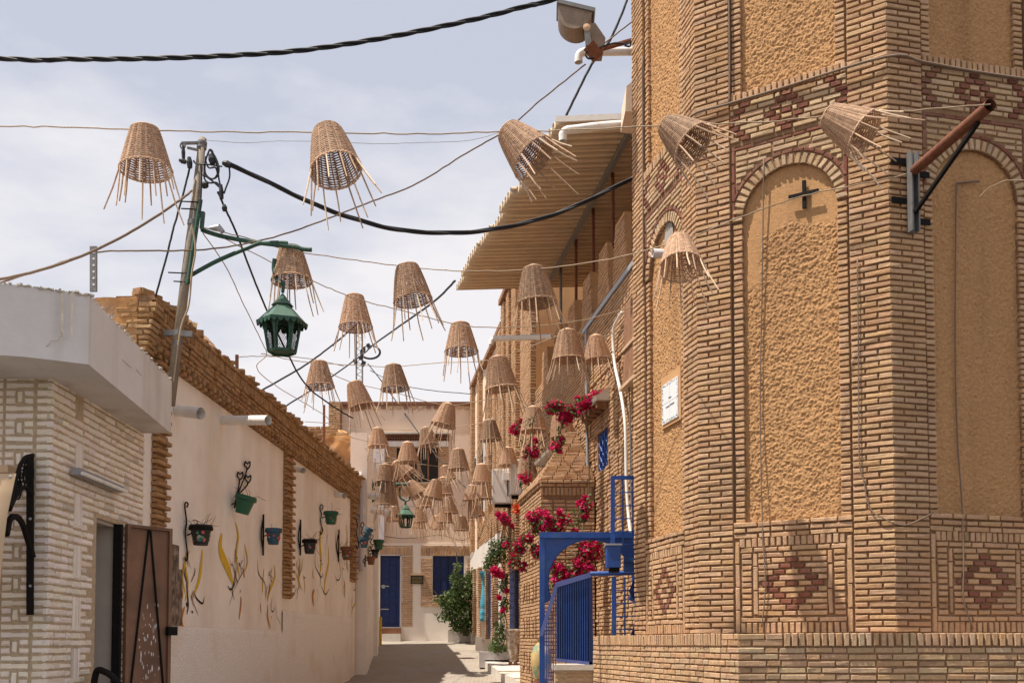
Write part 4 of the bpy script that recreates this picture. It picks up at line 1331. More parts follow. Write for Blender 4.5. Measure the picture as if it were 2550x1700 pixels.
wire('drain_pipe', [P(898,1175,24.9), P(899,1300,24.9), P(899,1420,24.9)], .05, M_GREYPL, 'grey drain pipe beside the last brick pilaster', 'pipe')

# ================================================================== BLUE METALWORK
YG = 14.3
gate = thing('blue_gate_arch', 'blue sheet-metal gate frame with horseshoe arch cut-out', 'gate', P(1350,1700,YG))
def bar(g, x0, y0, x1, y1, Y, t=.04, d=.04):
    g.beam(P(x0,y0,Y), P(x1,y1,Y), t, d, up=(0,1,0))
g = MB(); bar(g, 1350,1326,1350,1830,YG,.075,.07); g.build('post', M_BLUE, gate)
g = MB(); bar(g, 1344,1332,1592,1332,YG-.02,.085,.08); g.build('top_bar', M_BLUE, gate)
g = MB()
cxa, cya, ra = 1470, 1448, 106
outer = lambda a: None
NA = 36
def arc(t):
    a = math.radians(205 - 230*t); return cxa+ra*math.cos(a), cya-ra*math.sin(a)*1.0
def edge(t):
    # matching point on the surrounding rectangle
    a = math.radians(205 - 230*t); c, s = math.cos(a), math.sin(a)
    k = min((116/abs(c)) if abs(c) > 1e-6 else 1e9, (113/abs(s)) if s > 1e-6 else 1e9)
    return cxa+k*c, cya-k*s
for i in range(NA):
    p0, p1, q0, q1 = arc(i/NA), arc((i+1)/NA), edge(i/NA), edge((i+1)/NA)
    A_ = [P(*p0,YG), P(*p1,YG), P(*q1,YG), P(*q0,YG)]
    g.hexa([v+Vector((0,.012,0)) for v in A_], [v-Vector((0,.012,0)) for v in A_])
g.build('arch_sheet', M_BLUE, gate)
g = MB(); g.tube([P(*arc(i/NA),YG) for i in range(NA+1)], .014, 6); g.build('arch_edge', M_BLUE, gate)

YR = 13.95
rail = thing('blue_railing', 'blue stair railing with close upright bars in front of the arch', 'railing', P(1430,1690,YR))
g = MB(); g.beam(P(1384,1456,YR), P(1472,1430,YR), .07, .055, up=(0,1,0)); g.build('handrail', M_RAIL, rail)
g = MB(); g.tube([P(1470,1428,YR), P(1594,1425,YR-.1)], .034, 12); g.build('handrail', M_BLUE, rail)
g = MB(); g.beam(P(1386,1456,YR), P(1347,1582,YR), .05, .04, up=(0,1,0)); g.build('handrail', M_RAIL, rail)
g = MB(); g.beam(P(1386,1642,YR), P(1474,1651,YR), .045, .05, up=(0,1,0)); g.build('bottom_rail', M_RAIL, rail)
g = MB(); bar(g, 1470,1436,1472,1668,YR,.055,.05); g.build('post', M_BLUED, rail)
for k in range(15):
    x = 1387 + k*5.75; yt = 1458-(x-1386)*.30
    g = MB(); bar(g, x, yt, x, 1643+(x-1386)*.09, YR, .013, .013); g.build('baluster', M_BLUE, rail)
for k in range(7):
    x = 1350 + k*5.6; t = (x-1347)/39; yt = 1578-122*t
    g = MB(); bar(g, x, yt, x, 1760-60*t, YR, .014, .014); g.build('baluster', M_BLUE, rail)
g = MB(); A_ = [P(1388,1640,YR+.05), P(1470,1649,YR+.05), P(1470,1436,YR+.05), P(1388,1460,YR+.05)]
g.hexa([v+Vector((0,.006,0)) for v in A_], [v-Vector((0,.006,0)) for v in A_]); g.build('backing_sheet', M_BLUED, rail)
# landing the railing stands on
ld = thing('stair_landing', 'white slab landing on brick at the foot of the blue railing', 'landing', P(1430,1700,14.0))
g = MB(); a = P(1379,1668,13.9); b = P(1478,1668,13.9); g.box(((a.x+b.x)/2, 14.3, (a.z+P(1379,1654,13.9).z)/2), (b.x-a.x, .85, .075)); g.build('slab', M_STONE, ld)
FLd = Face((a.x+.02, 13.93), (b.x+.0, 13.93)); g = MB(); g.obox(FLd, 0, FLd.len, -1.5, a.z-.005, -.7, -.012); g.build('core', M_WMORT, ld)
bb_ = Bricks(jit=.003); bb_.wall(FLd, 0, FLd.len, -1.4, a.z-.01, 0, pitch=.066, pal=PALES, lens=(.125,.125)); bb_.build(ld, single=80)
YL = 13.72
gr1 = thing('blue_grille', 'upper blue bar grille standing out from the tower above the arch', 'grille', P(1525,1355,YL))
gr2 = thing('blue_grille', 'lower blue bar grille standing on the brick plinth coping', 'grille', P(1530,1582,YL))
g = MB(); bar(g, 1526,1185,1526,1360,YL,.055,.05); g.build('post', M_BLUE, gr1)
g = MB(); bar(g, 1521,1189,1592,1189,YL,.05,.045); g.build('top_bar', M_BLUE, gr1)
for x in (1551, 1576):
    g = MB(); bar(g, x,1190,x,1360,YL,.02,.02); g.build('bar', M_BLUE, gr1)
for y in (1225,1258,1290,1322,1354):
    g = MB(); bar(g, 1528,y+1,1594,y,YL-.02,.014,.014); g.build('bar', M_BLUE, gr1)
g = MB(); bar(g, 1529,1436,1529,1583,YL,.06,.05); g.build('post', M_BLUE, gr2)
for x in (1556, 1582):
    g = MB(); bar(g, x,1436,x,1583,YL,.022,.02); g.build('bar', M_BLUE, gr2)
for y in (1468,1500,1533,1566):
    g = MB(); bar(g, 1530,y+1,1596,y,YL-.02,.014,.014); g.build('bar', M_BLUE, gr2)
g = MB(); A_ = [P(1566,1472,YL+.1), P(1584,1505,YL+.1), P(1588,1440,YL+.1), P(1578,1440,YL+.1)]
g.hexa([v+Vector((0,.01,0)) for v in A_], [v-Vector((0,.01,0)) for v in A_])
A_ = [P(1570,1583,YL+.1), P(1585,1583,YL+.1), P(1597,1512,YL+.1), P(1594,1505,YL+.1)]
g.hexa([v+Vector((0,.01,0)) for v in A_], [v-Vector((0,.01,0)) for v in A_]); g.build('side_plate', M_BLUED, gr2)
bxx = thing('blue_meter_box', 'dark blue metal box fixed beside the arch above the handrail', 'box', P(1530,1412,YL-.2))
a = P(1511,1412,YL-.35); b = P(1546,1357,YL-.35)
g = MB(); g.box(((a.x+b.x)/2, YL-.22, (a.z+b.z)/2), (b.x-a.x, .26, b.z-a.z)); o = g.build('case', M_BLUE, bxx); md = o.modifiers.new('b','BEVEL'); md.width = .008; md.segments = 2
g = MB(); g.box(((a.x+b.x)/2, YL-.22, b.z+.012), (b.x-a.x+.03, .3, .024)); g.build('lid', M_GREYC, bxx)
g = MB(); g.box(((a.x+b.x)/2+.02, YL-.2, a.z-.03), (b.x-a.x-.06, .2, .05)); g.build('foot', M_IRON, bxx)
g = MB(); a = P(1553,1424,YL); b = P(1594,1388,YL); g.box(((a.x+b.x)/2, YL, (a.z+b.z)/2), (b.x-a.x, .06, b.z-a.z)); g.box(((a.x+b.x)/2, YL-.04, b.z-.03), (b.x-a.x, .05, .06))
tag(g.build('blue_lock_plate', M_BLUE), 'flat blue plate between the blue box and the tower', 'plate')

# ================================================================== TOWER FITTINGS
# tiled name plaque on the left niche
pq = thing('tile_plaque', 'white tile plaque with blue script and flowered border on the tower', 'plaque', FA.at(1668, 1000, -.05))
u0, z0 = FA.hit(1650, 1052, -.05); u1, z1 = FA.hit(1690, 955, -.05)
zc = (P(1670,1000,12).z + 0)*0 + (FA.hit(1670, 998, -.05)[1]); hh = .245; uc_ = FA.hit(1670,998,-.05)[0]; ww = .255
g = MB(); g.obox(FA, uc_-ww-.05, uc_+ww+.05, zc-hh-.04, zc+hh+.10, -.09, -.052); g.build('backing', M_OCHRE_S, pq)
for i in (0, 1):
    for j in (0, 1):
        g = MB(); g.obox(FA, uc_-ww+ww*i+.003, uc_-ww+ww*(i+1)-.003, zc-hh+hh*j+.003, zc-hh+hh*(j+1)-.003, -.052, -.040); g.build('tile', M_TILE, pq)
g = MB()
for k in range(60):
    t = k/60*4; e = int(t); s = t-e
    uu, zz = [(-1+2*s,-1), (1,-1+2*s), (1-2*s,1), (-1,1-2*s)][e]
    uu *= ww-.025; zz *= hh-.025
    for q in range(2):
        a = uc_+uu+rnd.uniform(-.014,.014); b = zc+zz+rnd.uniform(-.014,.014); r_ = rnd.uniform(.005,.011)
        g.poly([FA.pt(a+r_*math.cos(x), b+r_*math.sin(x), -.0385) for x in (0,1.26,2.5,3.77,5.0)], rnd.choice([(.05,.12,.30),(.35,.20,.08),(.10,.22,.18),(.25,.30,.40)]))
g.build('border', M_PAINT, pq)
g = MB()
def scrib(u, z, w, h, n_, ph):
    pts = [FA.pt(u+w*t/n_, z + h*math.sin(t*1.9+ph)*math.cos(t*.7), -.037) for t in range(n_+1)]
    g.tube(pts, .0028, 4)
scrib(uc_-.04, zc+.045, .09, .011, 14, 0); scrib(uc_-.13, zc-.055, .12, .009, 22, 1); scrib(uc_+.01, zc-.05, .13, .011, 22, 2)
g.build('script', M_INK, pq)
# dark patch / vent plug and pipe stub in the small niche
g = MB(); c = FA.at(1690, 628, -.05); ax = (FA.N).to_track_quat('Z','Y').to_matrix()
g.lathe([(.055,-.1),(.055,.12),(.045,.12),(.045,-.05)], FA.at(1648, 632, -.05), 16, axis=ax); tag(g.build('pipe_stub', M_GREYPL, smooth=True), 'short grey pipe stub sticking out of the narrow tower niche', 'pipe')
g = MB(); q = FA.hit(1663, 590, -.05)
g.poly([FA.pt(q[0]+.14*math.cos(t*.4)*(1-.2*math.sin(t*.4)), q[1]+.24*math.sin(t*.4), -.062) for t in range(16)]); g.build('cement_patch', M_CEMENT, tower)
# small metal cross
cr = thing('metal_cross', 'small dark metal cross bolted to the big ochre niche', 'cross', FB.at(2003, 485, -.05))
q = FB.hit(2003, 485, -.05)
g = MB(); g.obox(FB, q[0]-.018, q[0]+.018, q[1]-.15, q[1]+.15, -.062, -.03); g.build('upright', M_IRON, cr)
g = MB(); g.obox(FB, q[0]-.16, q[0]+.16, q[1]-.017, q[1]+.017, -.03, -.012); g.build('crossbar', M_IRON, cr)
# wall bracket with rusty pipe arm at the tower corner
bk_ = thing('pipe_bracket', 'steel channel bracket with rusty pipe arm at the tower corner', 'bracket', FC.at(2267, 480, .02))
q0 = FC.hit(2267, 385, .02); q1 = FC.hit(2267, 580, .02); u = q0[0]
g = MB(); g.obox(FC, u-.045, u-.03, q1[1], q0[1], .02, .10); g.obox(FC, u+.03, u+.045, q1[1], q0[1], .02, .10); g.obox(FC, u-.03, u+.03, q1[1], q0[1], .02, .035); g.build('channel', M_STEEL, bk_)
for py in (404, 430, 501, 548):
    z = FC.hit(2267, py, .02)[1]; s = -1 if py in (404, 501) else 1
    g = MB(); g.obox(FC, u+s*.05 - (.17 if s < 0 else 0), u+s*.05 + (.17 if s > 0 else 0), z-.03, z+.03, .005, .02); g.build('strap', M_IRON, bk_)
arm0 = FC.pt(u, FC.hit(2272,432,.02)[1], .09); arm1 = P(2466, 262, 8.4)
g = MB(); g.tube([arm0, arm1], .052, 16, caps=False); g.tube([arm1, arm0.lerp(arm1,.4)], .044, 16, caps=False); g.build('arm', M_RUST, bk_, smooth=True)
g = MB(); g.beam(FC.pt(u, FC.hit(2270,535,.02)[1], .08), arm0.lerp(arm1, .86)+Vector((0,0,-.06)), .035, .035); g.build('brace', M_IRON, bk_)
# brown cables clipped round the tower
def fpath(F, pts, n): return [F.at(x, y, n) for x, y in pts]
_ = None and wire('tower_cable', fpath(FB, [(1755,605),(1800,575),(1848,550),(2000,485),(2134,425)], .03) , .010, M_ROPED, 'thin cable slanting across the big ochre niche', sub=4)
zc_ = 5.945
wire('tower_cable', [FA.pt(1.62,zc_-.3,.03), FA.pt(1.75,zc_-.1,.03), FA.pt(TW,zc_,.03), FB.pt(.4,zc_,.03), FB.pt(1.0,zc_,.03), FB.pt(TW,zc_,.035), FC.pt(.4,zc_,.03), FC.pt(1.0,zc_-.02,.03), FC.pt(2.0,zc_-.02,.03)], .014, M_ROPED, 'brown cable clipped around the tower below the upper niches', sub=5)
wire('tower_cable', [FB.pt(.41,zc_,.02), FB.pt(.412,6.5,.0), FB.pt(.41,7.6,.0)], .012, M_ROPED, 'brown cable climbing the groove beside the upper left niche')
wire('tower_cable', [FA.pt(.41,4.6,.0), FA.pt(.412,6.5,.0), FA.pt(.41,7.6,.0)], .012, M_ROPED, 'brown cable climbing the groove at the tower left edge')
wire('tower_cable', [FB.at(1902,395,-.02), FB.at(1898,700,-.05), FB.at(1893,1000,-.05), FB.at(1898,1290,.0), FB.at(1905,1420,.02), FB.at(1905,1480,.02), FB.at(1897,1560,.02)], .0075, M_ROPED, 'thin brown cable hanging down the left side of the big niche')
wire('tower_cable', [FB.at(2135,640,.02), FB.at(2138,900,.02), FB.at(2140,1140,.02), FB.at(2152,1200,.02), FB.at(2165,1262,.02), FB.at(2200,1290,.03), FC.at(2250,1307,.03), FC.at(2290,1293,.02), FC.at(2325,1275,.0)], .007, M_ROPED, 'thin brown cable looping round the tower corner at sill height')
wire('tower_cable', [FC.at(2382,455,-.05), FC.at(2380,600,-.05), FC.at(2379,900,-.05), FC.at(2385,1100,-.05), FC.at(2396,1260,.0), FC.at(2400,1400,.02), FC.at(2400,1490,.02), FC.at(2423,1565,.03)], .0075, M_ROPED, 'brown cable running down the shaded niche to the plinth')
wire('tower_cable', [FC.at(2382,456,-.05), FC.at(2420,452,-.05), FC.at(2440,452,-.04)], .010, M_ROPED, 'short cable end at the top of the shaded niche')
wire('loose_wire', [P(3000,440,9.6), P(2560,449,9.6), P(2505,450,9.6), P(2485,458,9.62), P(2460,470,9.7), P(2439,492,9.75)], .006, M_ROPE, 'pale loose wire ends taped together before the shaded niche')

# drain pipes from roofs on the right
def elbow_pipe(pts, r, label):
    g = MB(); sp = smooth_path(pts, 4)
    g.tube(sp, r, 16, caps=False); g.tube(sp[::-1], r*.85, 16, caps=False)
    tag(g.build('roof_drain', M_PVC, smooth=True), label, 'pipe')
elbow_pipe([P(1600,128,13.6), P(1530,129,13.6), P(1470,130,13.6), P(1452,131,13.6), P(1443,137,13.6), P(1441,146,13.6), P(1441,156,13.6)], .056, 'white elbow drain pipe beside the floodlight')
elbow_pipe([P(1600,307,14.6), P(1500,314,14.6), P(1435,322,14.6), P(1412,325,14.6), P(1402,334,14.6), P(1402,343,14.6), P(1402,352,14.6)], .062, 'white elbow drain pipe below the awning top edge')
elbow_pipe([P(1375,838,21.0), P(1320,840,21.2), P(1248,842,21.3), P(1232,843,21.3), P(1225,848,21.3), P(1224,853,21.3), P(1224,858,21.3)], .06, 'white elbow drain pipe under the far end of the awning')
g = MB(); a = [P(1560,215,13.9), P(1560,195,13.9), P(1584,195,13.9), P(1590,280,13.9), P(1575,280,13.9), P(1557,277,13.9)]
g.hexa(*[[p+Vector((0,dy,0)) for p in (a[0],a[5],a[3],a[2])] for dy in (.0,.6)])
tag(g.build('parapet_block', M_BEIGE), 'small rendered parapet block jutting out behind the tower edge', 'block')
# floodlight
fl = thing('floodlight', 'weathered floodlight on a rusty arm beside the tower top', 'floodlight', P(1480,140,13.0))
g = MB()
c0 = P(1425, 68, 12.9); Rf = Matrix.Rotation(math.radians(-2),3,'Z') @ Matrix.Rotation(math.radians(15),3,'Y')
prof = []
nn_ = 14
for k in range(nn_+1):
    a = math.pi*k/nn_; prof.append((-.24*math.cos(a), -.30*math.sin(a)**.75))
S_ = .95
def fp(x, y, z): return c0 + Rf @ Vector((x*S_, y*S_, z*S_))
for k in range(nn_):
    (xa, za), (xb, zb_) = prof[k], prof[k+1]
    xs = .10
    g.quad(fp(xa,-.18,za+.17), fp(xb,-.18,zb_+.17), fp(xb+.10*(-zb_),.18,zb_*.95+.17), fp(xa+.10*(-za),.18,za*.95+.17))
g.poly([fp(x,-.18,z+.17) for x, z in prof]); g.poly([fp(x+.10*(-z),.18,z*.95+.17) for x, z in reversed(prof)])
g.build('housing', M_LAMP, fl)
g = MB(); p0 = [fp(-.27,-.21,.16), fp(.27,-.21,.16), fp(.27,.21,.16), fp(-.27,.21,.16)]; g.hexa(p0, [p+Rf@Vector((0,0,.05)) for p in p0]); g.build('front_rim', M_STEEL, fl)
g = MB()
for k in range(9):
    t = .25+.6*k/9
    i = int(t*nn_); x, z = prof[i]
g.build('fin', M_LAMP, fl) if g.f else None
g = MB()
A_ = [P(1462,60,12.75), P(1482,57,12.75), P(1508,95,12.75), P(1503,120,12.75), P(1478,120,12.75), P(1470,90,12.75)]
g.poly(A_); g.poly([p+Vector((0,.3,0)) for p in reversed(A_)])
for k in range(6):
    a, b = A_[k], A_[(k+1) % 6]; g.quad(a, a+Vector((0,.3,0)), b+Vector((0,.3,0)), b)
g.build('gear_box', M_LAMP, fl)
g = MB(); g.beam(P(1461,66,12.7), P(1465,115,12.7), .07, .03, up=(0,1,0)); g.build('stirrup', M_STEEL, fl)
g = MB(); g.beam(P(1465,112,12.72), P(1490,146,12.8), .13, .12, up=(0,1,0)); g.build('bracket', M_RUST, fl)
g = MB(); g.tube([P(1485,126,12.8), P(1585,98,13.2), P(1625,88,13.5)], .032, 8); g.build('arm', M_RUST, fl)
g = MB(); g.tube(smooth_path([P(1480,146,12.75), P(1465,146,12.75), P(1458,136,12.75), P(1464,128,12.75), P(1490,120,12.75), P(1530,108,12.75), P(1560,110,12.75), P(1570,105,12.8), P(1568,116,12.8), P(1555,114,12.8)]), .012, 6); g.build('flex', M_CABLE, fl)
g = MB(); g.lathe([(0,.012),(.05,.0)], P(1461,68,12.66), 14, axis=Matrix.Rotation(math.pi/2,3,'X')); g.build('pivot_cap', M_WOODL, fl)

# air conditioners
for k, (px, py, w_, h_, Y_, lab) in enumerate(((1258,1213,66,84,26.5,'left of two white air-conditioner units hung over the vine'), (1290,1190,42,86,25.2,'right of two white air-conditioner units, nearer the kiosk'))):
    ac = thing('air_conditioner', lab, 'air conditioner', P(px, py+44, Y_), group='air conditioner units')
    sc_ = Y_/FPX; c = P(px, py, Y_); W = w_*sc_; H = h_*sc_
    g = MB(); g.box(c, (W, .5, H)); o = g.build('case', M_AC, ac); md = o.modifiers.new('b','BEVEL'); md.width = .02; md.segments = 2
    g = MB(); g.box(c+Vector((W*.1,-.27,H*.28)), (W*.34, .05, H*.22)); g.build('cover', M_AC, ac)
    g = MB(); g.tube([c+Vector((W*.1,-.27,H*.2)), c+Vector((W*.1,-.28,-H*.3)), c+Vector((W*.35,-.24,-H*.3)), c+Vector((W*.52,0,-.02))], .018, 6); g.build('pipe', M_CABLE, ac)
    g = MB()
    for q in range(7): g.box(c+Vector((-W*.505, .0, -H*.36+H*.12*q)), (.012, .4, .02))
    g.build('louvre', M_GREYC, ac)
    g = MB(); g.beam(c+Vector((-W*.4,0,-H*.5-.05)), c+Vector((W*.9,0,-H*.5-.05)), .08, .08); g.beam(c+Vector((W*.55,0,-H*.5-.05)), c+Vector((W*.62,0,-H*.5-.65)), .1, .1); g.build('bracket', M_IRON, ac)

# turquoise column, white posts, pots on the right pavement
tc = thing('turquoise_column', 'bright turquoise turned column against the white wall', 'column', P(1206,1600,31.0))
cc = P(1207,1546,31.0); k_ = (P(1207,1427,31.0).z-cc.z)
g = MB(); g.lathe([(0,0),(.15,0),(.15,.12),(.13,.15),(.15,.22),(.15,.32),(.12,.36),(.14,.42),(.145,.55),(.11,.85),(.085,1.05),(.085,1.15),(.10,1.2),(.09,1.24),(.12,1.36),(.15,1.40),(.15,1.49),(0,1.49)], cc, 20); 
for v in g.v[:]: pass
g.v = [Vector((v.x, v.y, cc.z+(v.z-cc.z)*k_/1.49)) for v in g.v]; g.build('shaft', M_CYAN, tc, smooth=True)
g = MB(); g.box((cc.x, 31, cc.z-.28), (.2,.2,.56)); g.build('pedestal', M_STONE, tc)
g = MB(); g.box((cc.x, 31, cc.z+k_+.03), (.34,.3,.07)); g.build('cap', M_CYAN, tc)
g = MB(); c = P(1216,1640-60,32.0); g.box((c.x+.1,32.4,c.z), (.5,.6,.35)); tag(g.build('stone_block', M_GREYPL), 'grey stone block by the foot of the turquoise column', 'block')
g = MB()
for a,b,cx_ in ((1178,1590,0),):
    pass
for (x0,x1,y0,y1,Y_) in ((1172,1188,1572,1588,34.5),(1184,1215,1585,1602,31),(1205,1262,1590,1612,29)):
    p, q = P(x0,y1,Y_), P(x1,y0,Y_); g = MB(); g.box(((p.x+q.x)/2, Y_+.4, (p.z+q.z)/2-.3), (q.x-p.x, .8, q.z-p.z+.6))
    tag(g.build('door_step', M_STONE), {1172:'white doorstep beside the planter at the street end', 1184:'worn pale doorstep below the turquoise column', 1205:'long pale doorstep behind the grass planter'}[x0], 'step')
gp = thing('grass_planter', 'low grey planter with grass and climbing vine on the pavement', 'planter', P(1230,1640,26.0))
a = P(1193,1642,26.0); b = P(1267,1622,26.0)
g = MB(); g.box(((a.x+b.x)/2, 26.35, (a.z+b.z)/2-.1), (b.x-a.x, .7, b.z-a.z+.2)); g.build('box', M_GREYPL, gp)
g = MB()
for k in range(420):
    q = Vector((rnd.uniform(a.x+.25,b.x), rnd.uniform(26.05,26.65), b.z)); h = rnd.uniform(.06,.24); d = Vector((rnd.uniform(-.07,.07), rnd.uniform(-.07,.07), h))
    g.quad(q+Vector((-.008,0,0)), q+Vector((.008,0,0)), q+d+Vector((.002,0,0)), q+d, rnd.choice([(.10,.16,.04),(.14,.20,.06),(.20,.22,.10)]))
o = g.build('grass', M_LEAF, gp); o['kind'] = 'stuff'
sp_ = thing('stone_pot', 'tall mottled stone pot on small bricks by the kiosk corner', 'pot', P(1277,1655,25.2))
c = P(1277,1646,25.2); k_ = 25.2/FPX
g = MB(); g.lathe([(0,0),(.085,0),(.10,.06),(.125,.25),(.155,.50),(.165,.62),(.18,.64),(.185,.70),(.16,.70),(.145,.60),(0,.58)], c, 22); g.v = [c+(v-c)*1.17 for v in g.v]; g.build('body', M_POTST, sp_, smooth=True)
for dx in (-.06,.07):
    g = MB(); g.box((c.x+dx, c.y, c.z-.05), (.10,.16,.10)); g.build('foot_brick', M_BROWNP, sp_)
am = thing('amphora', 'round painted amphora half hidden behind the blue railing', 'jar', P(1345,1700,16.4))
c = P(1347,1664,16.4)
g = MB(); g.lathe([(.03,-.40),(.06,-.3),(.13,-.1),(.165,.1),(.16,.25),(.12,.36),(.06,.42),(.055,.47),(.08,.49)], c, 24); g.build('body', M_AMPH, am, smooth=True)
g = MB(); g.lathe([(.10,-.78),(.12,-.7),(.11,-.15),(.09,-.15)], c, 14); g.build('stand', M_BROWNP, am)

# ================================================================== STREET POLE, LANTERNS
pb = P(423, 1008, 11.9); ptop = P(505, 345, 12.1)
pole = thing('leaning_pole', 'weathered leaning utility pole rising behind the white canopy', 'pole', pb)
def pp_(py):
    best = None
    for i in range(400):
        q = pb.lerp(ptop, i/399); yy = CY - FPX*((q.dot(_U))/(q.dot(_F)))
        if best is None or abs(yy-py) < best[0]: best = (abs(yy-py), q)
    return best[1]
g = MB(); g.tube([pb, pb.lerp(ptop,.5), ptop], [.062,.056,.046], 16); g.build('shaft', M_POLE, pole, smooth=True)
dax = (ptop-pb).normalized()
for py, m_ in ((830,M_STEEL),(855,M_STEEL),(360,M_STEEL),(365,M_STEEL),(556,M_STEEL)):
    q = pp_(py); g = MB(); g.tube([q-dax*.03, q+dax*.03], .06, 16); g.build('band', m_, pole)
q = pp_(830); g = MB(); g.beam(q+Vector((-.16,-.03,0)), q+Vector((.18,-.03,-.02)), .05, .07); g.build('wall_clamp', M_STEEL, pole)
for py, ln in ((508,.17),(526,.12),(684,.18),(706,.10)):
    q = pp_(py); g = MB(); g.tube([q+Vector((-ln-.02,-.05,.01)), q+Vector((.05,-.05,0))], .008, 6); g.build('bolt', M_IRON, pole)
q = pp_(358)
g = MB(); g.beam(q+Vector((0,-.02,0)), P(452,357,12.0), .03, .03); g.beam(pp_(378)+Vector((0,-.02,0)), P(466,368,12.0), .025, .025); g.tube([P(455+6*math.cos(t*.52),363+7*math.sin(t*.52),12.0) for t in range(13)], .011, 5); g.build('cross_arm', M_STEEL, pole)
for k, (x0,y0,x1,y1,w_) in enumerate(((456,363,457,395,.05),(471,392,473,418,.075),(524,385,530,408,.085),(508,455,512,466,.10),(550,460,552,495,.06),(558,510,560,525,.07),(555,405,575,412,.09),(447,398,462,404,.07))):
    g = MB(); g.tube([P(x0,y0,11.95), P((x0+x1)/2,(y0+y1)/2,11.95), P(x1,y1,11.95)], [w_*.3,w_*.5,w_*.4], 8); g.build('insulator', M_CABLE, pole)
g = MB()
for (pts) in ([(522,372),(512,400),(511,430),(525,445),(540,440),(545,420),(538,395),(524,372)], [(525,375),(540,410),(546,450),(552,470)], [(512,390),(508,440),(520,455),(540,455),(548,470)], [(505,436),(530,446),(543,432)], [(524,372),(530,380),(528,400)], [(512,400),(520,418),(537,418),(543,440)], [(507,435),(530,452),(548,468)], [(482,400),(490,408),(520,410),(553,415)], [(570,410),(572,440),(562,470),(558,482)]):
    g.tube(smooth_path([P(x,y,11.95) for x, y in pts]), .011, 5)
g.build('wiring', M_CABLE, pole)
for (pts) in ([(478,560),(487,620),(478,680),(470,760),(450,820),(432,950)], [(500,410),(502,440),(500,500),(497,540)]):
    g = MB(); g.tube(smooth_path([P(x,y,11.85) for x, y in pts]), .012, 5); g.build('flex', M_ROPE if pts[0][1] == 560 else M_CABLE, pole)

def lantern(root, c, s, mroof, mbody, mesh=True):
    # c = bottom centre, s = height of body+roof in metres
    w0, w1 = .26*s, .42*s
    hb = .60*s
    def sq(w, z, n=6, ph=.3): return [c+Vector((w*math.cos(2*math.pi*k/n+ph), w*math.sin(2*math.pi*k/n+ph), z)) for k in range(n)]
    b, t = sq(w0,0), sq(w1*.86,hb)
    for k in range(6):
        g = MB(); g.beam(b[k], t[k], .045*s, .045*s); g.build('corner_bar', mbody, root)
    g = MB()
    for k in range(6): g.beam(b[k], b[(k+1)%6], .035*s, .05*s); g.beam(t[k], t[(k+1)%6], .035*s, .05*s)
    g.poly([p for p in sq(w0,.0)]); g.build('frame', mbody, root)
    # scalloped side plates with ogee openings
    g = MB()
    for k in range(6):
        B0, B1, T0, T1 = b[k], b[(k+1)%6], t[k], t[(k+1)%6]
        def at(x, y): return B0.lerp(B1, x).lerp(T0.lerp(T1, x), y)
        N = 14
        for side in (0, 1):
            for j in range(N):
                def wd(y):
                    return .13 + .06*abs(math.sin(y*math.pi*2.2)) + (.37*max(0,(y-.72)/.28)**1.5)
                ya, yb = j/N, (j+1)/N
                xa, xb = wd(ya), wd(yb)
                if side: g.quad(at(1-xa,ya), at(1,ya), at(1,yb), at(1-xb,yb))
                else: g.quad(at(0,ya), at(xa,ya), at(xb,yb), at(0,yb))
    o = g.build('side_plate', mbody, root); md = o.modifiers.new('t','SOLIDIFY'); md.thickness = .006
    if mesh:
        g = MB()
        for k in range(6):
            B0, B1, T0, T1 = b[k], b[(k+1)%6], t[k], t[(k+1)%6]
            def at(x, y): return B0.lerp(B1, x).lerp(T0.lerp(T1, x), y)*.985 + c*.015
            n = 9
            for i in range(-n, n):
                for sgn in (1, -1):
                    pts = []
                    for y in (0, .25, .5, .75, 1.0):
                        x = (i + y*n*.55*sgn*1.6 + (0 if sgn > 0 else n))/n
                        if 0.02 <= x <= .98: pts.append(at(x, y))
                    if len(pts) > 1: g.tube(pts, .0028*s, 3, caps=False)
        g.build('wire_mesh', M_IRON, root)
    # roof
    e = sq(w1*1.18, hb-.03*s); m_ = sq(w1*.42, hb+.30*s); tp = sq(w1*.40, hb+.33*s); a2 = sq(.012*s, hb+.56*s)
    g = MB()
    for k in range(6):
        k2 = (k+1)%6
        g.quad(e[k], e[k2], m_[k2], m_[k]); g.quad(m_[k], m_[k2], tp[k2], tp[k])
    e2 = sq(w1*.52, hb+.31*s)
    for k in range(6):
        k2 = (k+1)%6; g.quad(e2[k], e2[k2], a2[k2], a2[k])
    rf = g.build('roof', mroof, root); md = rf.modifiers.new('t','SOLIDIFY'); md.thickness = .008
    g = MB()
    for k in range(6):
        p, q = e[k], e[(k+1)%6]; n = 4
        for j in range(n):
            a_, b_ = p.lerp(q, j/n), p.lerp(q, (j+1)/n); mid = (a_+b_)/2
            pts = [a_.lerp(b_, i/6)+Vector((0,0,-.085*s*math.sin(math.pi*i/6)**.6)) for i in range(7)]
            g.poly(pts + [b_+Vector((0,0,.012)), a_+Vector((0,0,.012))])
    o = g.build('scalloped_skirt', mbody, rf); md = o.modifiers.new('t','SOLIDIFY'); md.thickness = .006
    return hb+.56*s
l1 = thing('street_lantern', 'large green metal lantern hung from the leaning pole bracket', 'lantern', P(700,880,12.2))
YLa = 12.2
c = P(702, 876, YLa); hs = (P(702,730,YLa).z - c.z)/1.16
lantern(l1, c, hs, M_GREENL, M_GREEN)
g = MB(); t_ = P(704,728,YLa); g.tube([t_, P(706,705,YLa)], .022, 8); g.build('stem', M_GREEN, l1)
g = MB(); g.tube(smooth_path([P(503,572,12.05), P(515,577,12.1), P(560,590,12.15), P(640,604,YLa), P(730,614,YLa), P(752,620,YLa), P(776,625-3,YLa)]), .028, 8); g.build('arm', M_GREEN, l1, smooth=True)
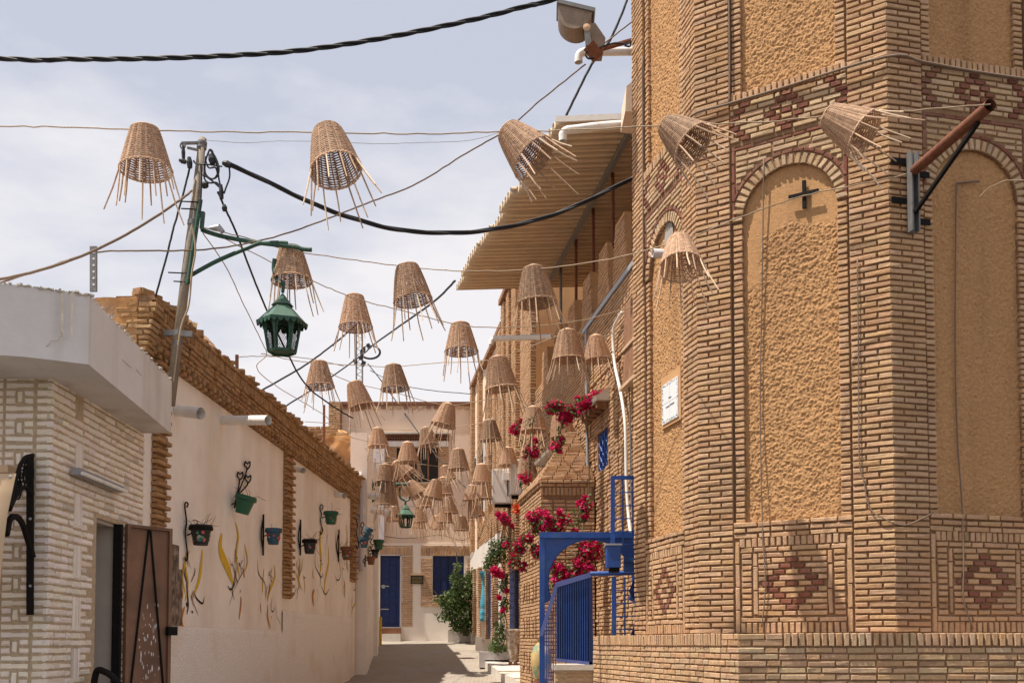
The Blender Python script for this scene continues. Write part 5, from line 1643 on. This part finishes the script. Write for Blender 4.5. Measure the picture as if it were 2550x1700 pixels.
g = MB(); g.tube(smooth_path([P(474,686,12.0), P(540,650,12.1), P(620,616,12.15), P(650,606,12.2), P(700,604,YLa), P(716,606,YLa)]), .026, 8); g.build('strut', M_GREEN, l1, smooth=True)
g = MB(); g.beam(P(499,498,12.0), P(468,706,11.9), .05, .04); g.build('back_plate', M_GREEN, l1)
g = MB(); g.beam(P(506,528,12.0), P(502,570,12.0), .05, .04); g.build('back_plate', M_GREEN, l1)
g = MB(); g.tube(smooth_path([P(684,645,YLa+.1), P(682,670,YLa+.1), P(690,695,YLa+.05), P(706,708,YLa)]), .028, 8); g.build('hanger', M_GREEN, l1)
g = MB(); g.tube([P(522,568,12.0), P(545,566,12.0), P(555,578,12.0)], [.02,.04,.03], 8); g.build('connector', M_GREYC, l1)
l2 = thing('street_lantern', 'small green lantern hanging far down the street among baskets', 'lantern', P(1009,1312,28))
Y2 = 28.0; c = P(1010,1312,Y2); hs = (P(1010,1254,Y2).z-c.z)/1.16
lantern(l2, c, hs, M_GREENL, M_GREEN, mesh=False)
g = MB(); g.tube(smooth_path([P(1009,1256,Y2), P(1009,1247,Y2), P(998,1240,Y2), P(995,1230,Y2), P(996,1212,Y2)]), .03, 6); g.tube(smooth_path([P(1009,1247,Y2), P(1019,1243,Y2), P(1020,1236,Y2)]), .03, 6); g.build('hook', M_GREEN, l2)
g = MB(); g.tube([P(924,1206,Y2), P(1020,1205,Y2)], .045, 8); g.tube([P(918,1252,Y2), P(990,1208,Y2)], .04, 8); g.tube([P(921,1185,Y2), P(924,1206,Y2), P(930,1220,Y2)], .06, 8); g.build('arm', M_GREEN, l2)

# ================================================================== WICKER BASKETS
def make_basket(seed):
    r = random.Random(seed)
    root = bpy.data.objects.new('wicker_basket', None); COL.objects.link(root)
    H, R0, R1 = .45*r.uniform(.92,1.06), .125*r.uniform(.9,1.12), .25
    NS, NR = 14, 36
    pw = r.uniform(.75,1.0); oval = r.uniform(-.05,.05)
    def rad(t): return R0 + (R1-R0)*(t**pw)
    g = MB()
    # woven rows, each strand passing in front of and behind the stakes
    for j in range(NR):
        t = .03+.94*j/(NR-1); z = -H*t; ph = (j % 2)*math.pi
        n = NS*3; pts = []
        for k in range(n+1):
            a = 2*math.pi*k/n
            off = .0085*math.cos(NS*a/2*1.0 + ph)
            jit = .0025
            pts.append(Vector(((rad(t)+off)*math.cos(a), (rad(t)+off)*math.sin(a), z + (r.uniform(-jit,jit) if k not in (0,n) else 0))))
        # two flattened strands
        base = len(g.v); w = .0052; th = .0035
        for p in pts:
            q = Vector((p.x, p.y, 0)).normalized()
            g.v += [p+q*th+Vector((0,0,w)), p+q*th-Vector((0,0,w)), p-q*th-Vector((0,0,w)), p-q*th+Vector((0,0,w))]
        for k in range(n):
            for e in range(4):
                g.f.append((base+k*4+e, base+k*4+(e+1)%4, base+(k+1)*4+(e+1)%4, base+(k+1)*4+e)); g.c.append(None)
    # dome-shaped crown
    for j in range(5):
        rr = R0*(1-.2*j); n = 24; zz = .012*j+.002
        g.tube([Vector((rr*math.cos(2*math.pi*k/n), rr*math.sin(2*math.pi*k/n), zz)) for k in range(n+1)], .011, 5, caps=False)
    g.build('woven_body', M_WICK, root, local=True)
    g = MB()
    for off in (0, math.pi):
        n = 60
        g.tube([Vector(((R1+.004+.006*math.cos(20*a+off))*math.cos(a), (R1+.004+.006*math.cos(20*a+off))*math.sin(a), -H+.006*math.sin(20*a+off))) for a in [2*math.pi*k/n for k in range(n+1)]], .0075, 5, caps=False)
    g.build('rim', M_WICK, root, local=True)
    for k in range(NS):
        a = 2*math.pi*(k+r.uniform(-.25,.25))/NS; g = MB()
        ln = r.uniform(.22,.46); sp = r.uniform(.10,.42)*ln
        p = [Vector((rad(t)*math.cos(a), rad(t)*math.sin(a), -H*t)) for t in (.0,.5,1.0)]
        p.append(Vector(((R1+sp*.45)*math.cos(a), (R1+sp*.45)*math.sin(a), -H-ln*.5)))
        p.append(Vector(((R1+sp)*math.cos(a+.05*r.uniform(-1,1)), (R1+sp)*math.sin(a), -H-ln)))
        g.tube(p, [.007,.008,.0088,.0085,.007], 5)
        g.build('stake', M_WICKL if r.random() < .5 else M_WICK, root, local=True)
    return root
protos = [make_basket(s) for s in (1, 2, 3, 4, 5)]
# x, y of the crown in the 2352-wide view, rim width there, tilt in the picture (deg, + = rim swings right), nod towards the viewer, where
BK = [
 (333,300,115,3,2,'wicker basket shade hung furthest left on the front rope'),
 (752,304,115,14,16,'wicker basket on the front rope above the black cable, second from left'),
 (1168,303,112,38,14,'wicker basket tilted hard right in front of the awning top'),
 (1532,288,108,40,22,'wicker basket tilted right at the tower left edge, on the front rope'),
 (1905,268,108,46,24,'wicker basket tilted right over the big ochre niche'),
 (668,572,92,3,2,'wicker basket hung right over the big green lantern'),
 (935,613,88,10,2,'wicker basket on the second rope, left of the awning'),
 (1225,618,92,6,0,'wicker basket just under the awning far corner'),
 (1560,550,98,0,22,'wicker basket facing forward before the narrow tower niche'),
 (814,682,78,3,2,'wicker basket right of the big green lantern, before the lattice mast'),
 (1057,746,76,3,2,'lone wicker basket against the sky left of the pale house'),
 (1143,824,74,8,0,'wicker basket before the pale house roof edge'),
 (1303,762,74,2,0,'left of two neighbouring wicker baskets by the shutter box'),
 (1368,774,64,5,0,'right of two neighbouring wicker baskets by the shutter box'),
 (733,833,64,3,2,'wicker basket against the sky below the big green lantern'),
 (903,841,64,5,0,'wicker basket just above the end house roof line'),
 (814,880,58,16,0,'wicker basket tilted right before the brick chimney'),
 (1030,930,58,-14,0,'wicker basket tilted left before the end house upper wall'),
 (867,985,47,3,0,'wicker basket left of the end house upper window'),
 (1124,967,50,4,0,'wicker basket before the pale house window'),
 (1224,938,60,2,0,'wicker basket left of the topmost red flowers'),
 (1288,948,60,4,0,'wicker basket half hidden behind red flowers over the kiosk'),
 (978,984,46,10,0,'wicker basket in front of the upper window cornice'),
 (936,1018,50,2,0,'wicker basket before the dark upper window, left part'),
 (1052,1033,48,2,0,'wicker basket right of the dark upper window'),
 (1166,1030,46,2,0,'wicker basket above the air conditioners, left one'),
 (1209,1046,46,2,0,'wicker basket above the air conditioners, by the kiosk roof'),
 (885,1068,46,0,0,'left of two touching wicker baskets below the upper window'),
 (908,1063,46,42,0,'tilted right one of two touching wicker baskets below the upper window'),
 (1106,1068,44,0,0,'wicker basket left of the air conditioners'),
 (1020,1072,38,18,0,'wicker basket tilted at the lower right corner of the upper window'),
 (891,1112,46,0,-4,'wicker basket behind the green lamp arm'),
 (942,1108,40,36,4,'wicker basket tilted right under the upper window sill'),
 (1002,1104,46,-12,0,'wicker basket tilted left under the upper window'),
 (1110,1110,40,2,0,'wicker basket below another, close to the air conditioners'),
 (1084,1116,38,-3,0,'wicker basket high left in the cluster by the pale house'),
 (1087,1150,38,12,0,'lowest wicker basket in the cluster by the pale house'),
 (972,1130,38,4,0,'wicker basket just above the small green lantern, right of it'),
 (1032,1144,38,3,0,'wicker basket between the window and the street-end wires'),
 (1022,1164,38,3,0,'wicker basket right below its neighbour over the brown sign'),
 (903,1166,34,2,0,'wicker basket immediately left of the small green lantern'),
 (964,1165,34,4,0,'wicker basket immediately right of the small green lantern'),
 (962,1184,32,-2,0,'wicker basket hanging just under another right of the small lantern'),
 (1000,1186,30,-4,0,'wicker basket lowest in the middle of the street end'),
 (1010,1184,34,2,0,'wicker basket lowest row, touching its left neighbour'),
 (1060,1186,36,0,0,'wicker basket furthest right in the lowest row'),
 (1018,1098,40,4,0,'wicker basket half hidden behind the tilted ones under the window'),
]
for i, (dx, dy, w, ti, nod, lab) in enumerate(BK):
    o = protos[i] if i < 5 else copy_tree(protos[i % 5])
    Y_ = min(35.0, 1144.0/w)
    if i == 3: Y_ = 9.2
    if i == 4: Y_ = 8.5
    if i == 8: Y_ = 10.1
    if i == 13: Y_ = 16.0
    if i == 26: Y_ = 22.5
    s = w*1.0842/FPX*Y_/.5
    o.location = PD(dx, dy, Y_)
    o.rotation_euler = (math.radians(-nod), math.radians(-ti), rnd.uniform(0, 6.28) if False else 0)
    o.rotation_mode = 'XYZ'
    Rm = Matrix.Rotation(math.radians(-ti), 3, 'Y') @ Matrix.Rotation(math.radians(-nod), 3, 'X') @ Matrix.Rotation(rnd.uniform(0, 6.28), 3, 'Z')
    o.rotation_euler = Rm.to_euler()
    o.scale = (s*rnd.uniform(.97,1.03), s*rnd.uniform(.97,1.03), s*rnd.uniform(.97,1.05))
    tag(o, lab, 'basket', 'wicker baskets hung over the street')

# ================================================================== ROPES AND CABLES
def rope(pts, Ys, r, m, label, cat='rope', wig=.006, twist=0, sub=8, sag=0.0):
    n = len(pts)
    if not isinstance(Ys, (list, tuple)): Ys = [Ys]*n
    elif len(Ys) == 2: Ys = [Ys[0]+(Ys[1]-Ys[0])*i/(n-1) for i in range(n)]
    sp = smooth_path([PD(x, y, Yv) for (x, y), Yv in zip(pts, Ys)], sub)
    g = MB()
    if twist:
        fine = smooth_path(sp, 5)
        for k in range(3):
            q = []
            L_ = 0
            for i, p in enumerate(fine):
                if i: L_ += (p-fine[i-1]).length
                a = L_*twist + 2*math.pi*k/3
                q.append(p + Vector((0, math.cos(a), math.sin(a)))*r*.85)
            g.tube(q, r*.8, 6)
    else:
        if wig: sp = [p+Vector((0, rnd.uniform(-wig,wig), rnd.uniform(-wig,wig))) if 0 < i < len(sp)-1 else p for i, p in enumerate(sp)]
        g.tube(sp, r, 5)
    return tag(g.build('cable' if cat == 'cable' else 'rope', m, smooth=True), label, cat)
rope([(-900,262),(-30,289),(120,291),(333,299),(540,303),(752,305),(960,307),(1168,303),(1350,297),(1532,288),(1720,282),(1905,268),(2100,254),(2275,240)], [9.9,9.9,9.9,9.9,9.9,9.9,9.9,10.1,9.6,9.2,8.8,8.5,8.45,8.4], .0068, M_ROPE, 'front rope carrying the five nearest baskets to the tower bracket')
rope([(462,522),(560,545),(668,575),(800,595),(935,613),(1060,622),(1225,618),(1400,595),(1560,552),(1720,492),(1845,450),(2000,418),(2085,400)], [12,12.2,12.4,12.7,13,12.7,12.4,11.5,10.1,10.0,9.9,9.6,9.75], .0068, M_ROPE, 'second rope from the leaning pole across to the tower')
rope([(480,530),(640,610),(730,650),(814,684),(930,715),(1057,746),(1143,752),(1300,742),(1420,715),(1500,690)], [12.2,14.9], .0068, M_ROPE, 'third rope from the pole past the lantern to the brick house')
rope([(600,812),(680,828),(733,834),(820,838),(903,842),(1020,832),(1143,824),(1303,764),(1368,776),(1475,740)], [14,17,18,18,18,17,16,15.6,16.0,15.0], .0068, M_ROPE, 'fourth rope with baskets before the mast and pale house')
rope([(745,850),(814,880),(903,900),(1030,931),(1143,915),(1224,938),(1288,946),(1400,925)], [18,19.7,19.7,19.7,19.5,19,19,17.5], .0075, M_ROPE, 'fifth rope with baskets ending at the red flowers')
rope([(700,968),(790,975),(867,985),(978,985),(1124,967),(1250,915),(1330,885)], [22,24,24,24,23,21,19], .0075, M_ROPE, 'pale rope crossing before the end house upper wall')
rope([(770,1005),(870,1040),(936,1060),(1052,1070),(1166,1030),(1209,1046)], [25,25,25,25,25,24], .0075, M_ROPE, 'pale rope before the dark upper window')
rope([(860,1064),(908,1064),(1000,1105),(1106,1070),(1190,1050)], [26,26,26,26,26], .0075, M_ROPE, 'sagging rope under the upper window')
rope([(820,1112),(900,1112),(1010,1108),(1090,1116)], [27,28,28,28], .0075, M_ROPE, 'rope at the height of the green lamp arm')
rope([(870,1165),(970,1162),(1060,1160),(1110,1150)], [30,31,31,30], .008, M_ROPED, 'dark rope carrying the lowest baskets')
rope([(850,1226),(930,1236),(1010,1228),(1060,1240),(1092,1225)], 35.9, .014, M_ROPED, 'thin slack wire along the end house above the door', 'cable')
rope([(-20,646),(100,618),(215,576),(330,515),(415,458),(440,438)], [9.2,11.9], .015, M_ROPED, 'thick brown cable from left rising to the pole', 'cable', wig=.002)
rope([(-20,655),(90,620),(215,580),(330,576),(470,573),(600,552),(705,520),(840,468),(960,420),(1070,352),(1160,300),(1240,232),(1345,148)], [9.2,10,11.5,11.6,12,12.2,12.4,12.6,12.7,12.8,12.8,12.8,12.8], .010, M_ROPED, 'brown cable snaking from the perforated post to the floodlight', 'cable', wig=.004)
rope([(1372,112),(1420,75),(1470,35)], [12.9,13.2], .010, M_ROPED, 'thin wire rising from the floodlight past the tower edge', 'cable')
rope([(-1100,60),(-40,132),(150,136),(320,135),(480,130),(650,120),(780,104),(900,84),(1010,62),(1110,40),(1210,14),(1310,-14),(1900,-220)], 7.4, .0125, M_CABLE, 'heavy twisted black cable across the upper left sky', 'cable', twist=11)
rope([(522,376),(560,392),(640,430),(720,468),(800,498),(900,525),(990,534),(1080,533),(1170,520),(1250,500),(1320,474),(1400,436),(1480,395)], [12,12.1,12.3,12.5,12.7,12.9,13.1,13.2,13.3,13.4,13.4,13.5,13.6], .020, M_CABLE, 'heavy black cable bundle sagging from the pole to the tower', 'cable', twist=3.5)
rope([(1530,-240),(1448,-20),(1425,40),(1398,98),(1372,128),(1350,165),(1325,215),(1296,275)], 16.5, .020, M_CABLE, 'twisted black cable dropping past the floodlight to the awning', 'cable', twist=9)
rope([(500,440),(518,480),(545,540),(575,620),(610,705),(650,790),(700,880),(760,930),(810,960)], [12,12.1,12.3,12.8,13.5,14.5,16,17,18], .014, M_CABLE, 'black cable dropping from the pole behind the green lantern', 'cable')
rope([(436,385),(420,450),(400,520),(380,600),(352,698)], [12,11.9], .013, M_CABLE, 'black cable dropping from the pole to the broken cornice', 'cable')
rope([(1045,645),(1000,690),(930,740),(860,790),(835,812),(760,866),(700,905),(640,942)], [23,25,28,34,38,36,34,32], .028, M_CABLE, 'black cable from the awning corner past the lattice mast', 'cable')
rope([(830,735),(760,795),(690,845),(590,902)], [30,30,29,28], .028, M_CABLE, 'black cable slanting left of the lattice mast', 'cable')
rope([(845,835),(880,880),(930,950),(985,1025),(1040,1090),(1075,1125),(1100,1162)], [38,37,36,34.5,33,32,31.5], .022, M_CABLE, 'black service cable from the mast down to the pale house', 'cable')
rope([(850,850),(910,880),(980,895),(1090,905)], [38,37,35,32], .014, M_CABLE, 'thin dark wire from the mast to the right', 'cable')
rope([(466,535),(520,615),(560,700),(600,782),(612,815),(590,845),(640,890),(740,950),(800,1000),(855,1015)], [12,13,14,15,15.5,15.8,17,20,23,25], .0068, M_ROPE, 'tan cord dropping from the pole below the green lantern', 'cord')
rope([(470,322),(560,328),(640,324),(760,326),(860,330),(960,328),(1080,322),(1160,300)], [12.1,12.8], .004, M_GREYC, 'hair-thin wire from the pole top to the tilted basket', 'cable', wig=.002)
rope([(545,820),(600,818),(700,822),(790,840)], [20,21], .008, M_ROPED, 'thin wire from the rusty roof post', 'cable')

# roof posts
def post(px, y0, y1, Y_, w, m, label, holes=False):
    t = thing('roof_post', label, 'post', P(px, y1, Y_))
    g = MB(); g.beam(P(px,y1,Y_), P(px,y0,Y_), w, w*.4, up=(0,1,0)); g.build('bar', m, t)
    if holes:
        g = MB()
        for k in range(6):
            g.lathe([(0,.0),(w*.17,0)], P(px, y0+14+k*(y1-y0)/7, Y_-w*.21-.001), 10, axis=Matrix.Rotation(math.pi/2,3,'X'))
        g.build('bolt_hole', M_AC, t)
post(233, 614, 726, 11.0, .075, M_STEEL, 'perforated steel post rising behind the white canopy', True)
post(590, 883, 940, 18.5, .06, M_RUST, 'short rusty post on the cornice against the sky')
post(807, 1008, 1122, 25.5, .06, M_RUST, 'tall rusty post at the far end of the cornice')

# ================================================================== FLOWER POTS ON THE LEFT WALL
def wall_pot(px, py, w_px, h_px, m, label, iron, tilt=0, style='scroll', dots=True, twigs=12):
    n_off = .20
    u, z = FL_.hit(px, py, n_off) if px < 885 else FT.hit(px, py, n_off)
    F = FL_ if px < 885 else FT
    c = F.pt(u, z, n_off); k = c.y/FPX; R = w_px*k/2; H = h_px*k
    t = thing('wall_pot', label, 'flower pot', c, group='flower pots on iron hooks on the left wall')
    Rt = Matrix.Rotation(math.radians(tilt), 3, 'Y')
    g = MB(); g.lathe([(0,-H/2),(R*.62,-H/2),(R*.90,H*.30),(R*.98,H*.32),(R*1.02,H*.5),(R*.9,H*.5),(R*.82,H*.30),(0,H*.28)], c, 20, axis=Rt); g.build('pot', m, t, smooth=False)
    g = MB(); g.lathe([(R*.92,H*.24),(R*1.06,H*.26),(R*1.06,H*.42),(R*.92,H*.44)], c, 20, axis=Rt); g.build('rim_band', M_IRON if m is M_BLACKP else m, t)
    if dots:
        g = MB()
        for q in range(26):
            a = rnd.uniform(0, 6.28); zz = rnd.uniform(-H*.36, H*.12); rr = R*(.62+.28*((zz/H)+.5)/.8)+.004; s = rnd.uniform(.012,.026)
            ce = Vector((rr*math.cos(a), rr*math.sin(a), zz)); tx = Vector((-math.sin(a), math.cos(a), 0)); nz = Vector((math.cos(a)*.004, math.sin(a)*.004, 0))
            g.poly([c + Rt @ (ce + nz + tx*s*math.cos(b) + Vector((0,0,1))*s*math.sin(b)) for b in (0,1.05,2.1,3.14,4.2,5.2)], rnd.choice([(.45,.05,.06),(.35,.40,.38),(.10,.28,.14),(.5,.14,.14),(.05,.2,.2)]))
        g.build('painted_flowers', M_PAINT, t)
    # iron holder on the wall
    y0, y1 = iron
    xs = px - w_px*.62
    def WP(x, y): 
        return F.at(x, y, .03)
    g = MB()
    if style == 'scroll':
        g.tube(smooth_path([WP(xs,y0+12), WP(xs+3,y0+4), WP(xs-2,y0), WP(xs-5,y0+10), WP(xs-1,(y0*2+y1)/3), WP(xs-4,(y0+y1)/2), WP(xs-2,(y0+2*y1)/3), WP(xs+2,y1-10), WP(xs-2,y1), WP(xs-5,y1-8)]), .011, 6)
    elif style == 'hearts':
        for (dx, dy, ln) in ((22,-98,1),(4,-72,.7),(24,-64,.7)):
            hx, hy = px-14+dx, py+dy
            g.tube(smooth_path([WP(px-24,py+8), WP(px-18,py-20), WP(hx-2,hy+14), WP(hx-7,hy), WP(hx-5,hy-9), WP(hx,hy-4), WP(hx+6,hy-9), WP(hx+6,hy+2), WP(hx,hy+10)]), .012, 6)
    else:
        g.tube([WP(xs,y0), WP(xs-1,y1)], .016, 6); g.tube(smooth_path([WP(xs,y0+6), WP(xs-6,(y0+y1)/2), WP(xs,y1-6)]), .012, 6)
    g.tube([F.at(xs, py, .02), c + Vector((0,0,H*.3))], .010, 6)
    g.build('iron_hook', M_IRON, t)
    g = MB()
    for q in range(twigs):
        a = rnd.uniform(0, 6.28); p = c + Rt @ Vector((R*.5*math.cos(a), R*.5*math.sin(a), H*.35)); pts = [p]
        d = Vector((rnd.uniform(-.3,.8), rnd.uniform(-.6,.6), rnd.uniform(.5,1.2))).normalized()
        for s in range(4):
            d = (d + Vector((rnd.uniform(-.6,.7), rnd.uniform(-.5,.5), rnd.uniform(-.7,.35)))).normalized(); pts.append(pts[-1]+d*R*.42)
        g.tube(pts, [.005,.004,.0035,.003,.002], 4)
    if twigs: g.build('dry_twigs', M_TWIG, t)
    return t
wall_pot(500,1332,56,50,M_BLACKP,'black painted pot with flowers and dry twigs, nearest on the left wall',(1250,1395))
wall_pot(608,1256,52,46,M_GREENP,'plain green tilted pot below black wire hearts',(1230,1290),tilt=14,style='hearts',dots=False,twigs=4)
wall_pot(681,1335,40,40,M_TEALP,'teal pot with painted flowers just before the second brick pilaster',(1280,1382),style='bar',twigs=3)
wall_pot(771,1360,36,36,M_BLACKP,'black painted pot with twigs just past the second brick pilaster',(1293,1382),style='bar')
wall_pot(824,1289,36,32,M_GREENP,'green pot with painted flowers hung high between pilasters',(1256,1330),twigs=3)
wall_pot(864,1377,32,32,M_BROWNP,'brown clay pot beside the last brick pilaster',(1318,1398),style='bar',twigs=8)
wall_pot(907,1350,25,26,M_TEALP,'teal painted pot past the last pilaster, upright one',(1280,1365),twigs=2)
wall_pot(916,1326,20,26,M_TEALP,'teal pot tipped over above another teal one',(1300,1345),tilt=24,dots=False,twigs=3)
wall_pot(943,1356,27,25,M_GREENP,'green pot with leafy plant near the blue street-end door',(1330,1366),twigs=6)
wall_pot(934,1378,20,21,M_BLACKP,'small black pot with pale dots near the blue street-end door',(1360,1390),twigs=0)
wall_pot(924,1395,23,20,M_BROWNP,'small brown pot, lowest by the blue street-end door',(1382,1410),style='bar',dots=False,twigs=0)

# ================================================================== PLANTS
def leaves(g, c, rx_, ry_, rz_, n, size, cols, shell=.35):
    for k in range(n):
        while True:
            p = Vector((rnd.uniform(-1,1), rnd.uniform(-1,1), rnd.uniform(-1,1)))
            if p.length <= 1 and p.length > shell*rnd.random(): break
        q = Vector((c.x+p.x*rx_, c.y+p.y*ry_, c.z+p.z*rz_))
        d = Vector((rnd.uniform(-1,1), rnd.uniform(-1,1), rnd.uniform(-1,.6))).normalized(); s = d.cross(Vector((rnd.uniform(-1,1), rnd.uniform(-1,1), rnd.uniform(-1,1)))).normalized()
        L_ = size*rnd.uniform(.6,1.25); W = L_*.28
        col = rnd.choice(cols)
        m_ = q+d*L_*.5 + Vector((0,0,.12*L_))
        g.quad(q, m_-s*W, q+d*L_, m_+s*W, col)
GREENS = [(.055,.105,.025), (.075,.13,.03), (.04,.08,.02), (.10,.15,.045), (.13,.17,.06)]
bush = thing('leafy_bush', 'dark green leafy bush growing in front of the blue shutters', 'bush', P(1160,1575,34.6))
g = MB(); base = P(1160,1575,34.9)
g2 = MB()
for (px, py, rx_, rz_, n) in ((1160,1475,.55,.65,900),(1130,1500,.5,.5,700),(1150,1530,.6,.45,800),(1175,1450,.3,.5,420),(1115,1495,.35,.3,260),(1135,1440,.25,.32,200),(1110,1536,.38,.16,130),(1095,1489,.25,.14,90),(1140,1412,.12,.2,60),(1160,1555,.5,.3,420),(1130,1560,.2,.2,60)):
    c = P(px, py, 34.7); leaves(g, c, rx_, .5, rz_, n, .115, GREENS)
    b0 = base+Vector((rnd.uniform(-.1,.1), rnd.uniform(-.1,.1), -.1)); mid = b0.lerp(c,.5)+Vector((rnd.uniform(-.2,.2),0,.1))
    g2.tube(smooth_path([b0, mid, c, c+(c-mid)*.5]), .022, 5)
g.build('crown', M_LEAF, bush); g2.build('stem', M_TWIG, bush)
MAG = [(.55,.010,.085), (.66,.018,.12), (.45,.007,.06), (.72,.03,.15), (.62,.018,.18)]
def bracts(g, c, r, n, size=.042, cols=MAG, sz=1.0):
    for k in range(n):
        p = Vector((rnd.gauss(0,.42), rnd.gauss(0,.42), rnd.gauss(0,.42)*sz))*r
        q = c+p; ax = Vector((rnd.uniform(-1,1), rnd.uniform(-1,.4), rnd.uniform(-.6,1))).normalized(); s0 = ax.orthogonal().normalized(); t0 = ax.cross(s0)
        col = rnd.choice(cols); ph = rnd.uniform(0,6.28)
        for j in range(3):
            a = ph+j*2.094; d = s0*math.cos(a)+t0*math.sin(a); w_ = ax.cross(d); S1 = size*rnd.uniform(.8,1.2)
            g.quad(q, q+d*S1*.55-w_*S1*.42+ax*S1*.3, q+d*S1+ax*S1*.55, q+d*S1*.55+w_*S1*.42+ax*S1*.3, col)
def bougain(name_lab, clusters, Y_, stems, leafn=30):
    t = thing('bougainvillea', name_lab, 'flowering vine', stems[0][0])
    g = MB(); gl = MB(); gs = MB()
    for (px, py, r_px, n) in clusters:
        Yc = Y_(px) if callable(Y_) else Y_
        c = P(px, py, Yc); k = Yc/FPX
        n = int(n*1.4); sub = max(2, int(n/30))
        for q in range(sub):
            cc2 = c + Vector((rnd.gauss(0,.5), rnd.gauss(0,.3), rnd.gauss(0,.45)))*r_px*k*.8
            bracts(g, cc2, r_px*k*.55, int(n/sub))
        leaves(gl, c, r_px*k*1.3, .2, r_px*k*1.25, max(6, n//5), .07, GREENS)
    for s in stems:
        gs.tube(smooth_path(s), [.012]*len(smooth_path(s)), 5)
    cen_ = [P(px, py, Y_(px) if callable(Y_) else Y_) for (px, py, r_, n_) in clusters]
    for i in range(1, len(cen_)):          # twigs tie every spray to its nearest neighbour
        j = min(range(i), key=lambda q: (cen_[q]-cen_[i]).length)
        a, b = cen_[i], cen_[j]
        for q in range(2):
            m_ = a.lerp(b, .5) + Vector((rnd.uniform(-.06,.06), rnd.uniform(0,.08), rnd.uniform(-.08,.04)))
            gs.tube(smooth_path([a+Vector((rnd.uniform(-.1,.1),0,rnd.uniform(-.08,.08))), m_, b]), .006, 5)
        leaves(gl, a.lerp(b,.5), .12, .08, .1, 14, .07, GREENS)
    g.build('blossom', M_RED, t); gl.build('foliage', M_LEAF, t); gs.build('stem', M_TWIG, t)
    return t
Yk = 17.1
bougain('red bougainvillea sprays on the wall above the kiosk roof', [(1495,990,22,330),(1460,1005,18,230),(1410,1030,22,300),(1432,1022,14,130),(1378,1012,16,170),(1395,1008,10,80),(1372,1024,8,60),(1283,1068,15,170),(1296,1048,6,40),(1325,1128,20,220),(1332,1098,8,50),(1385,1115,16,150),(1400,1095,7,60),(1312,1192,14,130),(1440,995,8,40)], lambda px: 16.9 if px > 1340 else 19.5,
        [[P(1466,1300,17.3), P(1467,1150,17.2), P(1463,1080,17.0), P(1448,1030,16.9), P(1420,1005,16.9), P(1380,1010,16.9)], [P(1463,1060,17.0), P(1470,1020,16.9), P(1495,995,16.9)], [P(1400,1010,16.9), P(1340,1018,18), P(1320,1100,19), P(1315,1190,19)]])
bougain('red bougainvillea thick inside and around the blue arch', [(1470,1370,26,420),(1455,1405,28,420),(1440,1440,26,360),(1400,1420,20,230),(1385,1450,16,170),(1372,1400,10,100),(1480,1350,14,150),(1340,1290,24,330),(1365,1300,16,170),(1345,1312,16,170),(1403,1292,14,130),(1458,1262,14,160),(1457,1240,8,60),(1452,1290,10,80),(1380,1312,14,120),(1430,1318,8,50),(1310,1340,12,130),(1292,1365,16,180),(1284,1395,12,130),(1302,1410,8,60),(1335,1372,14,170),(1345,1380,12,120),(1272,1405,8,60),(1395,1320,10,60)], lambda px: 16.7 if px > 1350 else 17.1,
        [[P(1400,1640,16.9), P(1410,1540,16.8), P(1420,1450,16.7), P(1435,1400,16.7), P(1450,1320,16.9), P(1458,1240,17.2)], [P(1420,1460,16.7), P(1380,1410,16.7), P(1372,1380,16.9)], [P(1440,1390,16.8), P(1390,1340,17.1), P(1340,1300,17.2), P(1290,1370,17.2)]])
vine = thing('climbing_vine', 'green climbing vine with pink flowers rising from the planter', 'vine', P(1240,1625,26.2))
g = MB(); gl = MB(); gs = MB()
for (px, py, r_, n) in ((1235,1365,20,280),(1225,1390,18,220),(1250,1380,18,200),(1215,1405,14,110),(1252,1460,12,100),(1258,1440,12,90),(1258,1505,14,130),(1250,1530,8,50),(1245,1560,14,110),(1240,1590,14,130),(1236,1610,14,120),(1255,1575,12,80),(1260,1350,14,100)):
    c = P(px, py, 25.9); k = 25.9/FPX; leaves(gl, c, r_*k, .2, r_*k*1.3, n, .085, GREENS+[(.14,.18,.07)])
for (px, py, r_, n) in ((1253,1288,16,200),(1262,1298,13,150),(1240,1280,9,70),(1235,1424,14,180),(1245,1430,13,150),(1228,1418,9,90),(1258,1355,10,60),(1270,1360,8,40),(1243,1488,7,50),(1252,1518,6,40),(1262,1470,7,40),(1278,1310,10,60)):
    bracts(g, P(px, py, 25.7), r_*26/FPX*.7, n, .055)
for s in ([(1240,1620),(1246,1560),(1250,1520),(1262,1480),(1255,1420),(1245,1380),(1255,1300)], [(1248,1620),(1262,1570),(1258,1530),(1246,1500)]):
    gs.tube(smooth_path([P(x, y, 25.9) for x, y in s]), .014, 5)
for k in range(60):
    c = P(rnd.uniform(1255,1280), rnd.uniform(1290,1370), 25.6); gs.tube([c, c+Vector((rnd.uniform(-.15,.15),rnd.uniform(-.1,.1),rnd.uniform(-.2,.2)))], .006, 4)
gl.build('foliage', M_LEAF, vine); g.build('blossom', M_RED, vine); gs.build('stem', M_TWIG, vine)
g = MB(); bracts(g, P(1288,1267,22), .12, 60, .06, [(.6,.08,.02)]); tag(g.build('orange_blossom', M_RED), 'single orange blossom under the air conditioner bracket', 'flower')
